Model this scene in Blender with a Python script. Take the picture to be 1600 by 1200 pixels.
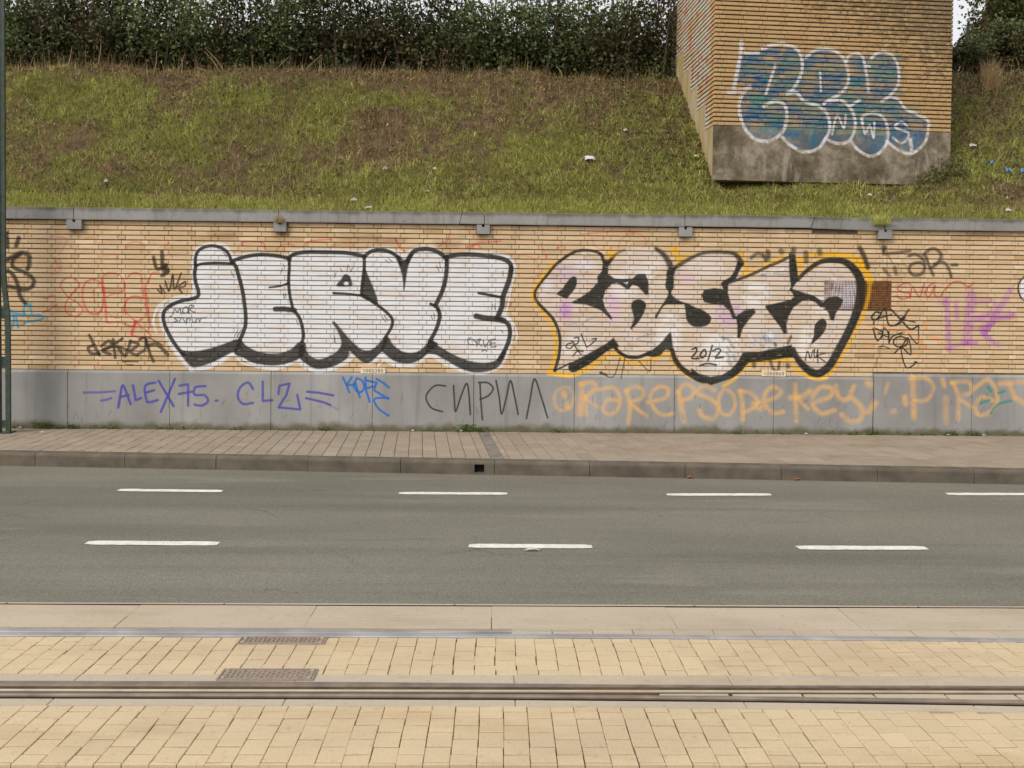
import bpy, math, random
import numpy as np
from mathutils import Matrix, Vector

S = bpy.context.scene
for o in list(bpy.data.objects):
    bpy.data.objects.remove(o)

# ------------------------------------------------------------------ camera
F_PX, PP_Y = 1386.0, 517.88                  # focal length and principal point, for a 1600 x 1200 frame
YAW, PITCH, ROLL = math.radians(1.1246), math.radians(1.349), math.radians(0.6063)
CAM = np.array([0.0, -10.6, 1.4524])
ROT = Matrix.Rotation(-YAW, 3, 'Z') @ Matrix.Rotation(math.pi / 2 - PITCH, 3, 'X') @ Matrix.Rotation(ROLL, 3, 'Z')
RN = np.array([list(r) for r in ROT])
cd = bpy.data.cameras.new('camera')
cd.sensor_width = 36.0
cd.lens = F_PX / 1600 * 36.0
cd.shift_y = -(600 - PP_Y) / 1600
cd.clip_end = 1000
cam = bpy.data.objects.new('camera', cd)
S.collection.objects.link(cam)
cam.matrix_world = Matrix.Translation(CAM) @ ROT.to_4x4()
S.camera = cam

# ------------------------------------------------------------------ sky, sun, exposure
SUN_EL, SUN_AZ = math.radians(38), math.radians(-134)   # azimuth from +Y, clockwise
w = bpy.data.worlds.new('World')
S.world = w
w.use_nodes = True
wn = w.node_tree.nodes
sky = wn.new('ShaderNodeTexSky')
sky.sky_type = 'NISHITA'
sky.sun_disc = False
sky.sun_elevation = SUN_EL
sky.sun_rotation = SUN_AZ
sky.dust_density = 8.0
sky.air_density = 1.0
sky.ozone_density = 0.6
wn['Background'].inputs['Strength'].default_value = 0.12
cloud = wn.new('ShaderNodeMix')                    # thin bright cloud over the whole sky
cloud.data_type = 'RGBA'
cloud.inputs['Factor'].default_value = 0.72
cloud.inputs[7].default_value = (8.2, 8.15, 8.1, 1)
w.node_tree.links.new(sky.outputs[0], cloud.inputs[6])
w.node_tree.links.new(cloud.outputs[2], wn['Background'].inputs['Color'])
sl = bpy.data.lights.new('sun', 'SUN')
sl.energy = 1.5
sl.angle = math.radians(18)
sl.color = (1.0, 0.94, 0.85)
sun = bpy.data.objects.new('sun', sl)
S.collection.objects.link(sun)
sd = Vector((math.sin(SUN_AZ) * math.cos(SUN_EL), math.cos(SUN_AZ) * math.cos(SUN_EL), math.sin(SUN_EL)))
sun.rotation_euler = sd.to_track_quat('Z', 'Y').to_euler()
sun.location = (-12, -12, 14)
vs = S.view_settings
vs.view_transform = 'Standard'
vs.look = 'None'
vs.gamma = 1.0
vs.use_curve_mapping = False
vs.exposure = 0.18

# ------------------------------------------------------------------ helpers
rng = np.random.default_rng(7)
random.seed(7)

def ray(x, y):
    return RN @ np.array([(x - 800) / F_PX, -(y - PP_Y) / F_PX, -1.0])

def at_y(x, y, Y=0.0):
    d = ray(x, y)
    return CAM + d * ((Y - CAM[1]) / d[1])

def at_z(x, y, Z=0.0):
    d = ray(x, y)
    return CAM + d * ((Z - CAM[2]) / d[2])

def lin(c):
    """sRGB 0..255 -> linear"""
    c = np.asarray(c, float) / 255.0
    return np.where(c <= 0.04045, c / 12.92, ((c + 0.055) / 1.055) ** 2.4)

def link(o):
    S.collection.objects.link(o)
    return o

def tag(o, label=None, cat=None, group=None, kind=None):
    if label: o['label'] = label
    if cat: o['category'] = cat
    if group: o['group'] = group
    if kind: o['kind'] = kind
    return o

def thing(name, loc, label, cat, group=None):
    o = link(bpy.data.objects.new(name, None))
    o.location = loc
    o.empty_display_size = 0.1
    return tag(o, label, cat, group)

def adopt(o, parent):
    o.parent = parent
    o.matrix_parent_inverse = Matrix.Translation(Vector(parent.location)).inverted()   # children keep world coordinates
    return o

class MB:
    """collects shapes; build() links them as ONE mesh object, origin at loc"""
    def __init__(s):
        s.v, s.f, s.a = [], [], []

    def add(s, verts, faces, a=None):
        n = len(s.v)
        s.v += [tuple(p) for p in verts]
        s.f += [tuple(i + n for i in q) for q in faces]
        if a is not None:
            s.a += [a] * len(verts)
        return s

    def box(s, x0, x1, y0, y1, z0, z1, a=None, fn=None):
        v = [(x0, y0, z0), (x1, y0, z0), (x1, y1, z0), (x0, y1, z0), (x0, y0, z1), (x1, y0, z1), (x1, y1, z1), (x0, y1, z1)]
        if fn: v = [fn(*p) for p in v]
        return s.add(v, [(3, 2, 1, 0), (4, 5, 6, 7), (0, 1, 5, 4), (1, 2, 6, 5), (2, 3, 7, 6), (3, 0, 4, 7)], a)

    def prism_x(s, prof, xs, fn=None):
        """closed (y, z) profile run along x stations; fn(x, y, z) bends it"""
        n = len(prof)
        v = []
        for x in xs:
            for (y, z) in prof:
                v.append(fn(x, y, z) if fn else (x, y, z))
        f = []
        for k in range(len(xs) - 1):
            for i in range(n):
                j = (i + 1) % n
                f.append((k * n + i, k * n + j, (k + 1) * n + j, (k + 1) * n + i))
        f.append(tuple(range(n))[::-1])
        m = (len(xs) - 1) * n
        f.append(tuple(m + i for i in range(n)))
        return s.add(v, f)

    def tube(s, pts, rad, seg=6, sq=1.0):
        pts = [Vector(p) for p in pts]
        v, f = [], []
        n = len(pts)
        for k, p in enumerate(pts):
            d = (pts[min(k + 1, n - 1)] - pts[max(k - 1, 0)]).normalized()
            a = d.cross(Vector((0, 1, 0)) if abs(d.y) < .9 else Vector((1, 0, 0))).normalized()
            b = d.cross(a)
            r = rad[k] if hasattr(rad, '__len__') else rad
            for i in range(seg):
                t = 2 * math.pi * i / seg
                v.append(p + a * (math.cos(t) * r) + b * (math.sin(t) * r * sq))
        for k in range(n - 1):
            for i in range(seg):
                j = (i + 1) % seg
                f.append((k * seg + i, k * seg + j, (k + 1) * seg + j, (k + 1) * seg + i))
        f.append(tuple(range(seg))[::-1])
        f.append(tuple((n - 1) * seg + i for i in range(seg)))
        return s.add(v, f)

    def build(s, name, mat, parent=None, loc=None, smooth=False):
        me = bpy.data.meshes.new(name)
        v = np.array(s.v, float).reshape(-1, 3)
        if loc is None:
            loc = np.array([(v[:, 0].min() + v[:, 0].max()) / 2, (v[:, 1].min() + v[:, 1].max()) / 2, v[:, 2].min()])
        me.from_pydata((v - np.array(loc)).tolist(), [], s.f)
        if s.a and len(s.a) == len(s.v):
            at = me.attributes.new('tint', 'FLOAT', 'POINT')
            at.data.foreach_set('value', np.array(s.a, np.float32))
        if smooth:
            me.polygons.foreach_set('use_smooth', [True] * len(me.polygons))
        me.update()
        me.materials.append(mat)
        o = link(bpy.data.objects.new(name, me))
        o.location = loc
        if parent is not None: adopt(o, parent)
        return o

def mesh_np(name, verts, quads, mat, attrs=None, parent=None, tris=None):
    """big meshes from numpy: verts (n,3), quads (m,4)"""
    me = bpy.data.meshes.new(name)
    loops = quads.reshape(-1) if quads is not None else np.zeros(0, int)
    counts = [4] * (len(quads) if quads is not None else 0)
    if tris is not None:
        loops = np.concatenate([loops, tris.reshape(-1)])
        counts += [3] * len(tris)
    counts = np.array(counts)
    me.vertices.add(len(verts))
    me.vertices.foreach_set('co', np.ascontiguousarray(verts, np.float32).reshape(-1))
    me.loops.add(len(loops))
    me.loops.foreach_set('vertex_index', loops.astype(np.int32))
    me.polygons.add(len(counts))
    me.polygons.foreach_set('loop_start', (np.cumsum(counts) - counts).astype(np.int32))
    me.polygons.foreach_set('loop_total', counts.astype(np.int32))
    me.update(calc_edges=True)
    for k, a in (attrs or {}).items():
        at = me.attributes.new(k, 'FLOAT', 'POINT')
        at.data.foreach_set('value', np.asarray(a, np.float32))
    me.validate()
    me.materials.append(mat)
    o = link(bpy.data.objects.new(name, me))
    if parent is not None: adopt(o, parent)
    return o

def vnoise(x, y, seed=0):
    """smooth value noise 0..1"""
    x = np.asarray(x, float); y = np.asarray(y, float)
    xi, yi = np.floor(x).astype(int), np.floor(y).astype(int)
    fx, fy = x - xi, y - yi
    fx, fy = fx * fx * (3 - 2 * fx), fy * fy * (3 - 2 * fy)
    def h(a, b):
        n = (a * 374761393 + b * 668265263 + seed * 1442695041) & 0x7fffffff
        n = ((n ^ (n >> 13)) * 1274126177) & 0x7fffffff
        return ((n ^ (n >> 16)) & 0xffff) / 65535.0
    return (h(xi, yi) * (1 - fx) + h(xi + 1, yi) * fx) * (1 - fy) + (h(xi, yi + 1) * (1 - fx) + h(xi + 1, yi + 1) * fx) * fy

def fbm(x, y, seed=0, oct=4):
    t, a, s = 0, .5, 0
    for k in range(oct):
        t = t + a * vnoise(x * 2 ** k, y * 2 ** k, seed + k * 17); s += a; a *= .5
    return t / s

# ------------------------------------------------------------------ node helpers
class NT:
    def __init__(s, name, rough=0.9, spec=0.25):
        s.m = bpy.data.materials.new(name)
        s.m.use_nodes = True
        s.t = s.m.node_tree
        s.b = s.t.nodes['Principled BSDF']
        s.b.inputs['Roughness'].default_value = rough
        s.b.inputs['Specular IOR Level'].default_value = spec

    def put(s, sock, v):
        if isinstance(v, bpy.types.NodeSocket): s.t.links.new(v, sock)
        elif hasattr(v, '__len__') and len(v) == 3 and sock.type == 'RGBA': sock.default_value = (*v, 1)
        else: sock.default_value = v

    def n(s, typ, props=None, **ins):
        nd = s.t.nodes.new(typ)
        for k, v in (props or {}).items(): setattr(nd, k, v)
        for k, v in ins.items():
            key = int(k[1:]) if k[0] == 'i' and k[1:].isdigit() else k.replace('_', ' ')
            s.put(nd.inputs[key], v)
        return nd

    def pos(s):
        return s.n('ShaderNodeNewGeometry').outputs['Position']

    def noise(s, scale, detail=4, vec=None, rough=.55, dist=0.0):
        nd = s.n('ShaderNodeTexNoise', None, Scale=scale, Detail=detail, Roughness=rough, Distortion=dist)
        s.t.links.new(vec if vec is not None else s.pos(), nd.inputs['Vector'])
        return nd.outputs['Fac']

    def stretch(s, sx, sy, sz, vec=None):
        nd = s.n('ShaderNodeVectorMath', {'operation': 'MULTIPLY'})
        s.t.links.new(vec if vec is not None else s.pos(), nd.inputs[0])
        nd.inputs[1].default_value = (sx, sy, sz)
        return nd.outputs[0]

    def math(s, op, a, b=0.0, clamp=False):
        nd = s.n('ShaderNodeMath', {'operation': op, 'use_clamp': clamp})
        s.put(nd.inputs[0], a); s.put(nd.inputs[1], b)
        return nd.outputs[0]

    def ramp(s, fac, *stops):
        nd = s.t.nodes.new('ShaderNodeValToRGB')
        el = nd.color_ramp.elements
        while len(el) < len(stops): el.new(0.5)
        for e, (p, c) in zip(el, stops):
            e.position = p
            e.color = (*c, 1) if hasattr(c, '__len__') else (c, c, c, 1)
        s.t.links.new(fac, nd.inputs[0])
        return nd.outputs[0]

    def step(s, fac, a, b):
        nd = s.n('ShaderNodeMapRange', {'interpolation_type': 'SMOOTHSTEP'})
        s.put(nd.inputs['Value'], fac)
        nd.inputs['From Min'].default_value = a
        nd.inputs['From Max'].default_value = b
        return nd.outputs[0]

    def mix(s, fac, a, b, mode='MIX'):
        nd = s.n('ShaderNodeMix', {'data_type': 'RGBA', 'blend_type': mode})
        s.put(nd.inputs['Factor'], fac); s.put(nd.inputs[6], a); s.put(nd.inputs[7], b)
        return nd.outputs[2]

    def attr(s, name):
        return s.n('ShaderNodeAttribute', {'attribute_name': name}).outputs['Fac']

    def xyz(s, vec=None):
        nd = s.n('ShaderNodeSeparateXYZ')
        s.t.links.new(vec if vec is not None else s.pos(), nd.inputs[0])
        return nd.outputs

    def bump(s, h, dist=0.003, strength=1.0):
        nd = s.n('ShaderNodeBump', None, Strength=strength, Distance=dist)
        s.t.links.new(h, nd.inputs['Height'])
        s.t.links.new(nd.outputs[0], s.b.inputs['Normal'])

    def out(s, col):
        s.put(s.b.inputs['Base Color'], col)
        return s.m

# ------------------------------------------------------------------ spray paint: vector strokes drawn into a texture laid flat on a wall
class Paint:
    """strokes are given where they are on the wall; the texture spans (u, v) metres on that wall's own plane"""
    def __init__(s, name, u0, u1, v0, v1, res, uv):
        s.name, s.u0, s.v0, s.res, s.uv = name, u0, v0, res, uv
        s.W, s.H = int((u1 - u0) / res), int((v1 - v0) / res)
        s.u1, s.v1 = u0 + s.W * res, v0 + s.H * res
        s.buf = np.zeros((s.H, s.W, 4), np.float32)
        s.frame(0, 0, 1)
        s.grain = rng.random((s.H, s.W)).astype(np.float32)
        gy, gx = np.mgrid[0:s.H, 0:s.W]
        s.blot = fbm(gx * res * 6, gy * res * 14, 5, 4).astype(np.float32)

    def frame(s, ox, oy, k):
        s.ox, s.oy, s.k = ox, oy, k

    def pts(s, p):
        q = []
        for (x, y) in p:
            u, v = s.uv(s.ox + x / s.k, s.oy + y / s.k)
            q.append(((u - s.u0) / s.res, (v - s.v0) / s.res))
        return np.array(q)

    @staticmethod
    def spline(p, closed=False, n=6):
        if len(p) < 3: return p
        m = len(p)
        idx = lambda i: p[i % m] if closed else p[min(max(i, 0), m - 1)]
        out = []
        for i in range(m if closed else m - 1):
            a, b, c, d = idx(i - 1), idx(i), idx(i + 1), idx(i + 2)
            for t in np.arange(n) / n:
                out.append(.5 * (2 * b + (c - a) * t + (2 * a - 5 * b + 4 * c - d) * t * t + (3 * b - a - 3 * c + d) * t ** 3))
        if not closed: out.append(p[-1])
        return np.array(out)

    def _win(s, p, r):
        x0 = max(int(p[:, 0].min() - r) - 2, 0); x1 = min(int(p[:, 0].max() + r) + 3, s.W)
        y0 = max(int(p[:, 1].min() - r) - 2, 0); y1 = min(int(p[:, 1].max() + r) + 3, s.H)
        if x1 <= x0 or y1 <= y0: return None
        gy, gx = np.mgrid[y0:y1, x0:x1].astype(np.float32)
        return x0, x1, y0, y1, gx + .5, gy + .5

    def _over(s, wn_, cov, col, blot=0.0):
        x0, x1, y0, y1 = wn_[:4]
        if blot:
            cov = cov * np.clip(1 - blot * 2.2 * np.clip(s.blot[y0:y1, x0:x1] - .42, 0, 1) * 2, 0, 1)
        cov = cov[..., None]
        b = s.buf[y0:y1, x0:x1]
        b *= (1 - cov)
        b[..., :3] += cov * lin(col).astype(np.float32)
        b[..., 3:] += cov

    def line(s, p, wd, col, a=1.0, soft=.35, smooth=True, blot=0.0, taper=None):
        """wd in photo pixels (at the wall); soft = share of the half width that feathers"""
        q = s.pts(p)
        sc = s.pxscale
        if smooth: q = s.spline(q)
        r = np.full(len(q), wd * .5 * sc)
        if taper is not None:
            r = np.interp(np.linspace(0, 1, len(q)), np.linspace(0, 1, len(taper)), taper) * .5 * sc
        fe = max(r.max() * soft, .8)
        wn_ = s._win(q, r.max() + fe + 1)
        if wn_ is None: return
        gx, gy = wn_[4], wn_[5]
        best = np.full(gx.shape, 1e9, np.float32)
        if len(q) == 1: q = np.vstack([q, q + .01]); r = np.append(r, r)
        for i in range(len(q) - 1):
            ax, ay = q[i]; bx, by = q[i + 1]
            dx, dy = bx - ax, by - ay
            L = dx * dx + dy * dy + 1e-9
            t = np.clip(((gx - ax) * dx + (gy - ay) * dy) / L, 0, 1)
            d = np.hypot(gx - ax - t * dx, gy - ay - t * dy) - (r[i] * (1 - t) + r[i + 1] * t)
            np.minimum(best, d, out=best)
        g = (s.grain[wn_[2]:wn_[3], wn_[0]:wn_[1]] - .5) * fe * .5
        cov = np.clip(.5 - (best + g) / (2 * fe), 0, 1)
        s._over(wn_, cov * cov * (3 - 2 * cov) * a, col, blot)

    def poly(s, p, col, a=1.0, soft=1.2, smooth=True, blot=0.0):
        q = s.pts(p)
        if smooth: q = s.spline(q, True, 5)
        fe = soft * s.pxscale
        wn_ = s._win(q, fe + 1)
        if wn_ is None: return
        gx, gy = wn_[4], wn_[5]
        ins = np.zeros(gx.shape, bool)
        best = np.full(gx.shape, 1e9, np.float32)
        n = len(q)
        for i in range(n):
            ax, ay = q[i]; bx, by = q[(i + 1) % n]
            if abs(by - ay) > 1e-9:
                c = ((ay > gy) != (by > gy)) & (gx < (bx - ax) * (gy - ay) / (by - ay) + ax)
                ins ^= c
            dx, dy = bx - ax, by - ay
            t = np.clip(((gx - ax) * dx + (gy - ay) * dy) / (dx * dx + dy * dy + 1e-9), 0, 1)
            np.minimum(best, np.hypot(gx - ax - t * dx, gy - ay - t * dy), out=best)
        sd_ = np.where(ins, -best, best)
        g = (s.grain[wn_[2]:wn_[3], wn_[0]:wn_[1]] - .5) * fe * .5
        cov = np.clip(.5 - (sd_ + g) / (2 * fe), 0, 1)
        s._over(wn_, cov * a, col, blot)

    def image(s):
        im = bpy.data.images.new(s.name, s.W, s.H, alpha=True, float_buffer=True, is_data=True)
        im.colorspace_settings.name = 'Non-Color'
        im.alpha_mode = 'CHANNEL_PACKED'
        im.pixels.foreach_set(s.buf.reshape(-1))
        im.update()
        im.pack()
        return im

# ------------------------------------------------------------------ the writing on the long wall
def wall_uv(x, y):
    p = at_y(x, y, 0.0)
    return p[0], p[2]

WP = Paint('wall_paint', -6.7, 7.5, -0.02, 2.66, 0.0045, wall_uv)
WP.pxscale = (1 / 131.0) / 0.0045
K, WH, YE = (38, 37, 33), (222, 225, 231), (232, 180, 34)
P, L, FR = WP.poly, WP.line, WP.frame

# faint old red scribbles along the top
RD = (205, 75, 75)
FR(0, 0, 1)
for p, a in (([(84, 370), (104, 372), (102, 382), (92, 398)], .45), ([(134, 373), (146, 371), (150, 376)], .45), ([(84, 412), (94, 406), (95, 423)], .5),
             ([(80, 425), (86, 428), (92, 420), (84, 402)], .4), ([(196, 388), (200, 381), (212, 378), (225, 380)], .5), ([(232, 395), (240, 390)], .4), ([(155, 405), (160, 400), (180, 398), (184, 410)], .35),
             ([(380, 384), (381, 378), (410, 379), (414, 388)], .75), ([(432, 392), (438, 384), (450, 381), (460, 384)], .7), ([(474, 386), (480, 378), (500, 375), (518, 374)], .7), ([(516, 388), (522, 382)], .6), ([(572, 390), (576, 377)], .6),
             ([(617, 373), (624, 386), (632, 392)], .8), ([(685, 385), (697, 378), (703, 366)], .7), ([(730, 386), (745, 380), (782, 377)], .8), ([(732, 388), (745, 382), (751, 388)], .7),
             ([(910, 366), (940, 363), (990, 362)], .65), ([(966, 388), (970, 376), (985, 365), (1000, 366), (1010, 378), (1003, 388)], .5), ([(846, 385), (850, 392)], .6), ([(853, 398), (854, 404)], .9), ([(800, 398), (830, 402), (842, 415), (840, 430), (826, 434)], .35),
             ([(925, 372), (930, 385), (944, 391)], .4), ([(870, 388), (880, 384)], .6), ([(1084, 385), (1094, 384)], .6), ([(535, 380), (560, 382)], .35), ([(250, 386), (262, 380), (268, 384)], .3)):
    L(p, 2.6, RD, a * .8, .6)

# red letters, blue and black tags at the west end
FR(0, 330, 4.443)
R2 = (206, 66, 58)
for p, wd in (([(555, 510), (520, 470), (460, 465), (420, 510), (445, 560), (480, 600), (540, 640), (575, 680), (550, 722), (495, 725), (455, 690), (460, 630), (500, 575), (550, 520)], 2.4),
              ([(645, 470), (700, 500), (720, 590), (700, 690), (650, 715), (600, 680), (572, 590), (590, 500), (645, 470)], 3.4), ([(650, 550), (655, 640)], 2.6),
              ([(712, 480), (730, 640), (740, 768)], 4.2), ([(705, 470), (740, 432), (820, 438), (862, 490), (850, 560), (790, 572), (740, 595)], 2.6), ([(732, 690), (790, 738), (850, 722), (868, 600), (862, 500)], 2.2),
              ([(880, 470), (920, 430), (975, 440), (990, 520), (992, 600)], 2.6), ([(1000, 605), (930, 590), (880, 620), (870, 690), (940, 760), (1000, 742)], 2.8), ([(1012, 540), (1020, 660), (1040, 800)], 4.6),
              ([(1000, 560), (1050, 440), (1100, 425)], 3), ([(750, 775), (830, 770), (920, 800), (940, 770)], 2.6), ([(940, 770), (918, 860), (1050, 872), (935, 762)], 3), ([(940, 775), (916, 858)], 5),
              ([(310, 602), (385, 588)], 3.4), ([(300, 700), (345, 682), (392, 650)], 3.4)):
    L(p, wd, R2, .66, .5, blot=.2)
for p, wd in (([(20, 350), (80, 320), (150, 288), (200, 310), (202, 370), (190, 400)], 7), ([(140, 300), (90, 340), (95, 390), (180, 430), (235, 480), (215, 530), (150, 540), (30, 515)], 6.5),
              ([(20, 405), (80, 430), (120, 500), (140, 590), (182, 645)], 6.5), ([(45, 150), (50, 245)], 7.5), ([(130, 185), (112, 240)], 7)):
    L(p, wd, (58, 54, 48), .86, .6)
for p in ([(40, 720), (80, 690), (97, 760), (72, 822), (38, 800)], [(108, 700), (126, 808)], [(120, 712), (200, 722), (280, 722), (292, 748), (165, 776)], [(168, 712), (170, 665), (205, 648), (216, 695)], [(66, 690), (70, 760)]):
    L(p, 3.6, (62, 160, 192), .85, .4)
DK = (62, 57, 48)
for p, wd in (([(620, 862), (650, 920), (690, 1000)], 5), ([(655, 930), (612, 948), (630, 985), (690, 990)], 5), ([(705, 935), (755, 900), (772, 935), (712, 968), (765, 992)], 5), ([(785, 890), (800, 1015)], 5), ([(790, 925), (850, 885)], 4.5),
              ([(815, 940), (870, 1005), (905, 900)], 5), ([(905, 905), (962, 925), (905, 975), (955, 1002)], 5), ([(968, 890), (1010, 880), (1005, 960), (960, 990)], 4.5), ([(1010, 880), (1040, 985), (1066, 1042)], 5), ([(1025, 935), (1090, 925), (1165, 995)], 6), ([(1040, 880), (1130, 930)], 2),
              ([(850, 1045), (960, 1045)], 2), ([(880, 1067), (922, 1067)], 2.6), ([(720, 960), (800, 940), (880, 960)], 4)):
    L(p, wd, DK, .82, .45)

# --- the first big piece
FR(0, 0, 1)
P([(300, 410), (302, 395), (310, 385), (322, 380), (340, 379), (356, 384), (366, 397), (400, 394), (445, 398), (460, 391), (500, 388), (560, 391), (580, 387), (600, 386), (615, 389), (630, 396), (645, 388), (660, 384), (680, 386), (698, 396), (745, 392), (790, 398), (804, 409), (805, 425), (797, 455), (790, 470), (790, 490), (800, 500), (803, 520), (797, 545), (785, 572), (760, 584), (725, 582), (690, 568), (672, 558), (650, 570), (620, 572), (595, 562), (575, 570), (555, 560), (540, 570), (510, 580), (480, 578), (462, 566), (440, 575), (400, 573), (366, 557), (340, 571), (305, 579), (292, 575), (270, 548), (255, 520), (248, 495), (253, 480), (270, 468), (298, 460), (300, 445), (298, 425)], WH, .92, 1.6, blot=.2)
for p in ([(244, 520), (240, 498), (247, 478), (268, 466), (288, 462)], [(803, 425), (796, 465), (790, 492)], [(790, 500), (802, 506), (808, 522), (806, 532)], [(604, 566), (620, 572), (648, 573)], [(590, 572), (600, 562)], [(297, 578), (330, 574), (364, 553), (380, 568), (430, 577), (465, 565), (490, 580), (525, 577)], [(238, 506), (243, 488), (256, 474)]):
    L(p, 2.6, WH, .8, .5)
for p, wd in (([(305, 414), (306, 400), (311, 391), (320, 386), (332, 384), (345, 387), (354, 393), (359, 401), (362, 411)], 5.2), ([(306, 415), (318, 412), (340, 411), (364, 412)], 4.6), ([(306, 415), (304, 428), (306, 442), (310, 455), (309, 463), (300, 467), (284, 470), (267, 477), (257, 486), (255, 497), (259, 512), (267, 528), (277, 543), (288, 556)], 6),
              ([(362, 408), (369, 418), (374, 435), (379, 455), (382, 475), (384, 495), (383, 510), (379, 522), (374, 532)], 6.2), ([(362, 408), (384, 401), (405, 398), (426, 399), (445, 402), (453, 405)], 6), ([(452, 402), (452, 420), (451, 440), (453, 462), (458, 484)], 5), ([(421, 449), (438, 447), (451, 442)], 3),
              ([(430, 483), (445, 483), (460, 485)], 8), ([(458, 484), (467, 495), (472, 510), (474, 525), (471, 538)], 5.5), ([(450, 404), (460, 397), (478, 394), (505, 394), (540, 395), (568, 400)], 6.4), ([(569, 400), (569, 420), (566, 445), (565, 460)], 5.4), ([(521, 458), (540, 459), (566, 462)], 4), ([(566, 461), (580, 470), (594, 480), (606, 490), (613, 499), (612, 510), (606, 521), (600, 530)], 5),
              ([(569, 402), (576, 395), (586, 391), (600, 391), (612, 395), (621, 402), (626, 412)], 6), ([(636, 410), (641, 400), (648, 392), (660, 389), (674, 390), (688, 396), (698, 405)], 7), ([(698, 402), (698, 420), (696, 436), (692, 452), (686, 466), (680, 478)], 7), ([(673, 475), (681, 479), (686, 485)], 5), ([(684, 482), (687, 493), (684, 508), (678, 522), (671, 534)], 6.4),
              ([(696, 402), (716, 398), (742, 398), (768, 401), (787, 405), (797, 412), (799, 422)], 7.4), ([(799, 420), (796, 436), (791, 450), (786, 464), (784, 480), (777, 496)], 8.4), ([(748, 458), (765, 461), (785, 465)], 4.4), ([(744, 494), (758, 497), (776, 499), (787, 501)], 9), ([(784, 499), (794, 507), (797, 520), (794, 535), (788, 549), (780, 562)], 7)):
    L(p, wd, K, .95, .28)
for p in ([(280, 548), (300, 549), (325, 545), (350, 537), (370, 530), (377, 536), (370, 550), (362, 551), (345, 560), (325, 569), (305, 574), (295, 570)],
          [(374, 531), (385, 540), (400, 548), (420, 552), (440, 551), (455, 545), (468, 534), (477, 536), (478, 548), (468, 560), (458, 565), (440, 570), (420, 571), (395, 567), (380, 559), (366, 552)],
          [(470, 538), (478, 547), (486, 557), (497, 561), (508, 559), (522, 552), (531, 543), (533, 533), (527, 517), (519, 504), (523, 503), (532, 513), (545, 528), (556, 539), (566, 546), (578, 547), (588, 541), (600, 528), (606, 530), (600, 545), (590, 556), (580, 565), (572, 568), (562, 563), (553, 555), (546, 549), (545, 556), (540, 562), (525, 571), (508, 576), (492, 576), (480, 570), (470, 562), (466, 555)],
          [(569, 418), (576, 432), (586, 456), (591, 477), (580, 472), (564, 464), (564, 456), (566, 440)],
          [(603, 526), (608, 528), (614, 538), (625, 547), (640, 551), (655, 548), (665, 539), (673, 530), (678, 533), (684, 538), (668, 553), (655, 563), (640, 568), (625, 567), (612, 562), (600, 552), (595, 546)],
          [(619, 400), (628, 430), (631, 455), (634, 440), (638, 416), (645, 398), (640, 396), (632, 406), (625, 400)],
          [(672, 530), (685, 540), (705, 552), (725, 561), (745, 566), (765, 566), (778, 560), (786, 548), (791, 552), (782, 570), (770, 578), (750, 582), (730, 580), (712, 572), (695, 562), (680, 554), (666, 549)],
          [(526, 447), (533, 436), (538, 429), (545, 430), (549, 438), (549, 447)]):
    P(p, K, .95, 1.1, blot=.04)
P([(537, 443), (541, 440), (545, 443), (541, 446)], WH, .9, .8)
for p in ([(349, 394), (352, 398), (354, 402)], [(442, 412), (444, 416)], [(441, 419), (440, 425)], [(443, 458), (444, 466)], [(446, 458), (447, 465)], [(372, 515), (366, 526)], [(376, 516), (370, 527)], [(532, 420), (535, 425)], [(544, 414), (542, 424)], [(552, 418), (547, 425)], [(522, 434), (525, 427)], [(602, 406), (608, 411)], [(607, 404), (613, 409)], [(682, 415), (686, 424)], [(687, 409), (688, 419)], [(596, 494), (603, 503)], [(600, 492), (606, 501)], [(673, 493), (676, 499)], [(678, 489), (679, 498)], [(786, 424), (786, 431)], [(770, 476), (768, 484)], [(774, 474), (773, 483)], [(783, 516), (786, 520)], [(522, 524), (524, 536)], [(463, 500), (466, 508)], [(361, 424), (366, 434)]):
    L(p, 1.5, K, .75, .5)
FR(220, 360, 5)
for p in ([(250, 655), (265, 615), (285, 640), (305, 610), (315, 655)], [(330, 650), (330, 610), (365, 600), (370, 640), (330, 650)], [(375, 650), (380, 590), (415, 590), (385, 620), (420, 640)], [(225, 672), (240, 672)], [(300, 680), (265, 690), (290, 705), (260, 715)], [(300, 720), (320, 680), (345, 715)], [(355, 730), (360, 690), (385, 690), (380, 710)], [(400, 690), (405, 715), (430, 715), (435, 690)], [(450, 690), (460, 715), (470, 690), (512, 683)]):
    L(p, 1.7, (52, 50, 48), .85, .4)
for p, wd in (([(165, 165), (168, 270)], 6), ([(100, 210), (128, 300), (200, 270)], 5.5), ([(190, 270), (212, 320), (165, 352)], 6), ([(175, 300), (185, 310)], 8), ([(130, 460), (165, 495), (150, 430), (190, 490)], 2.6), ([(190, 395), (222, 470), (250, 345), (262, 460), (315, 335)], 3), ([(285, 445), (345, 400), (345, 435), (300, 450), (322, 488)], 2.8)):
    L(p, wd, (58, 50, 40), .85, .4)
FR(500, 360, 5)
for p in ([(1180, 840), (1155, 855), (1165, 890), (1200, 895)], [(1190, 850), (1215, 870), (1230, 890)], [(1225, 905), (1230, 860), (1255, 850), (1240, 880), (1265, 905)], [(1275, 860), (1290, 910), (1320, 860)], [(1370, 850), (1330, 860), (1340, 910), (1375, 905)], [(1340, 880), (1370, 880)], [(1265, 945), (1285, 935), (1305, 945)]):
    L(p, 1.8, (52, 50, 48), .85, .4)

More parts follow.
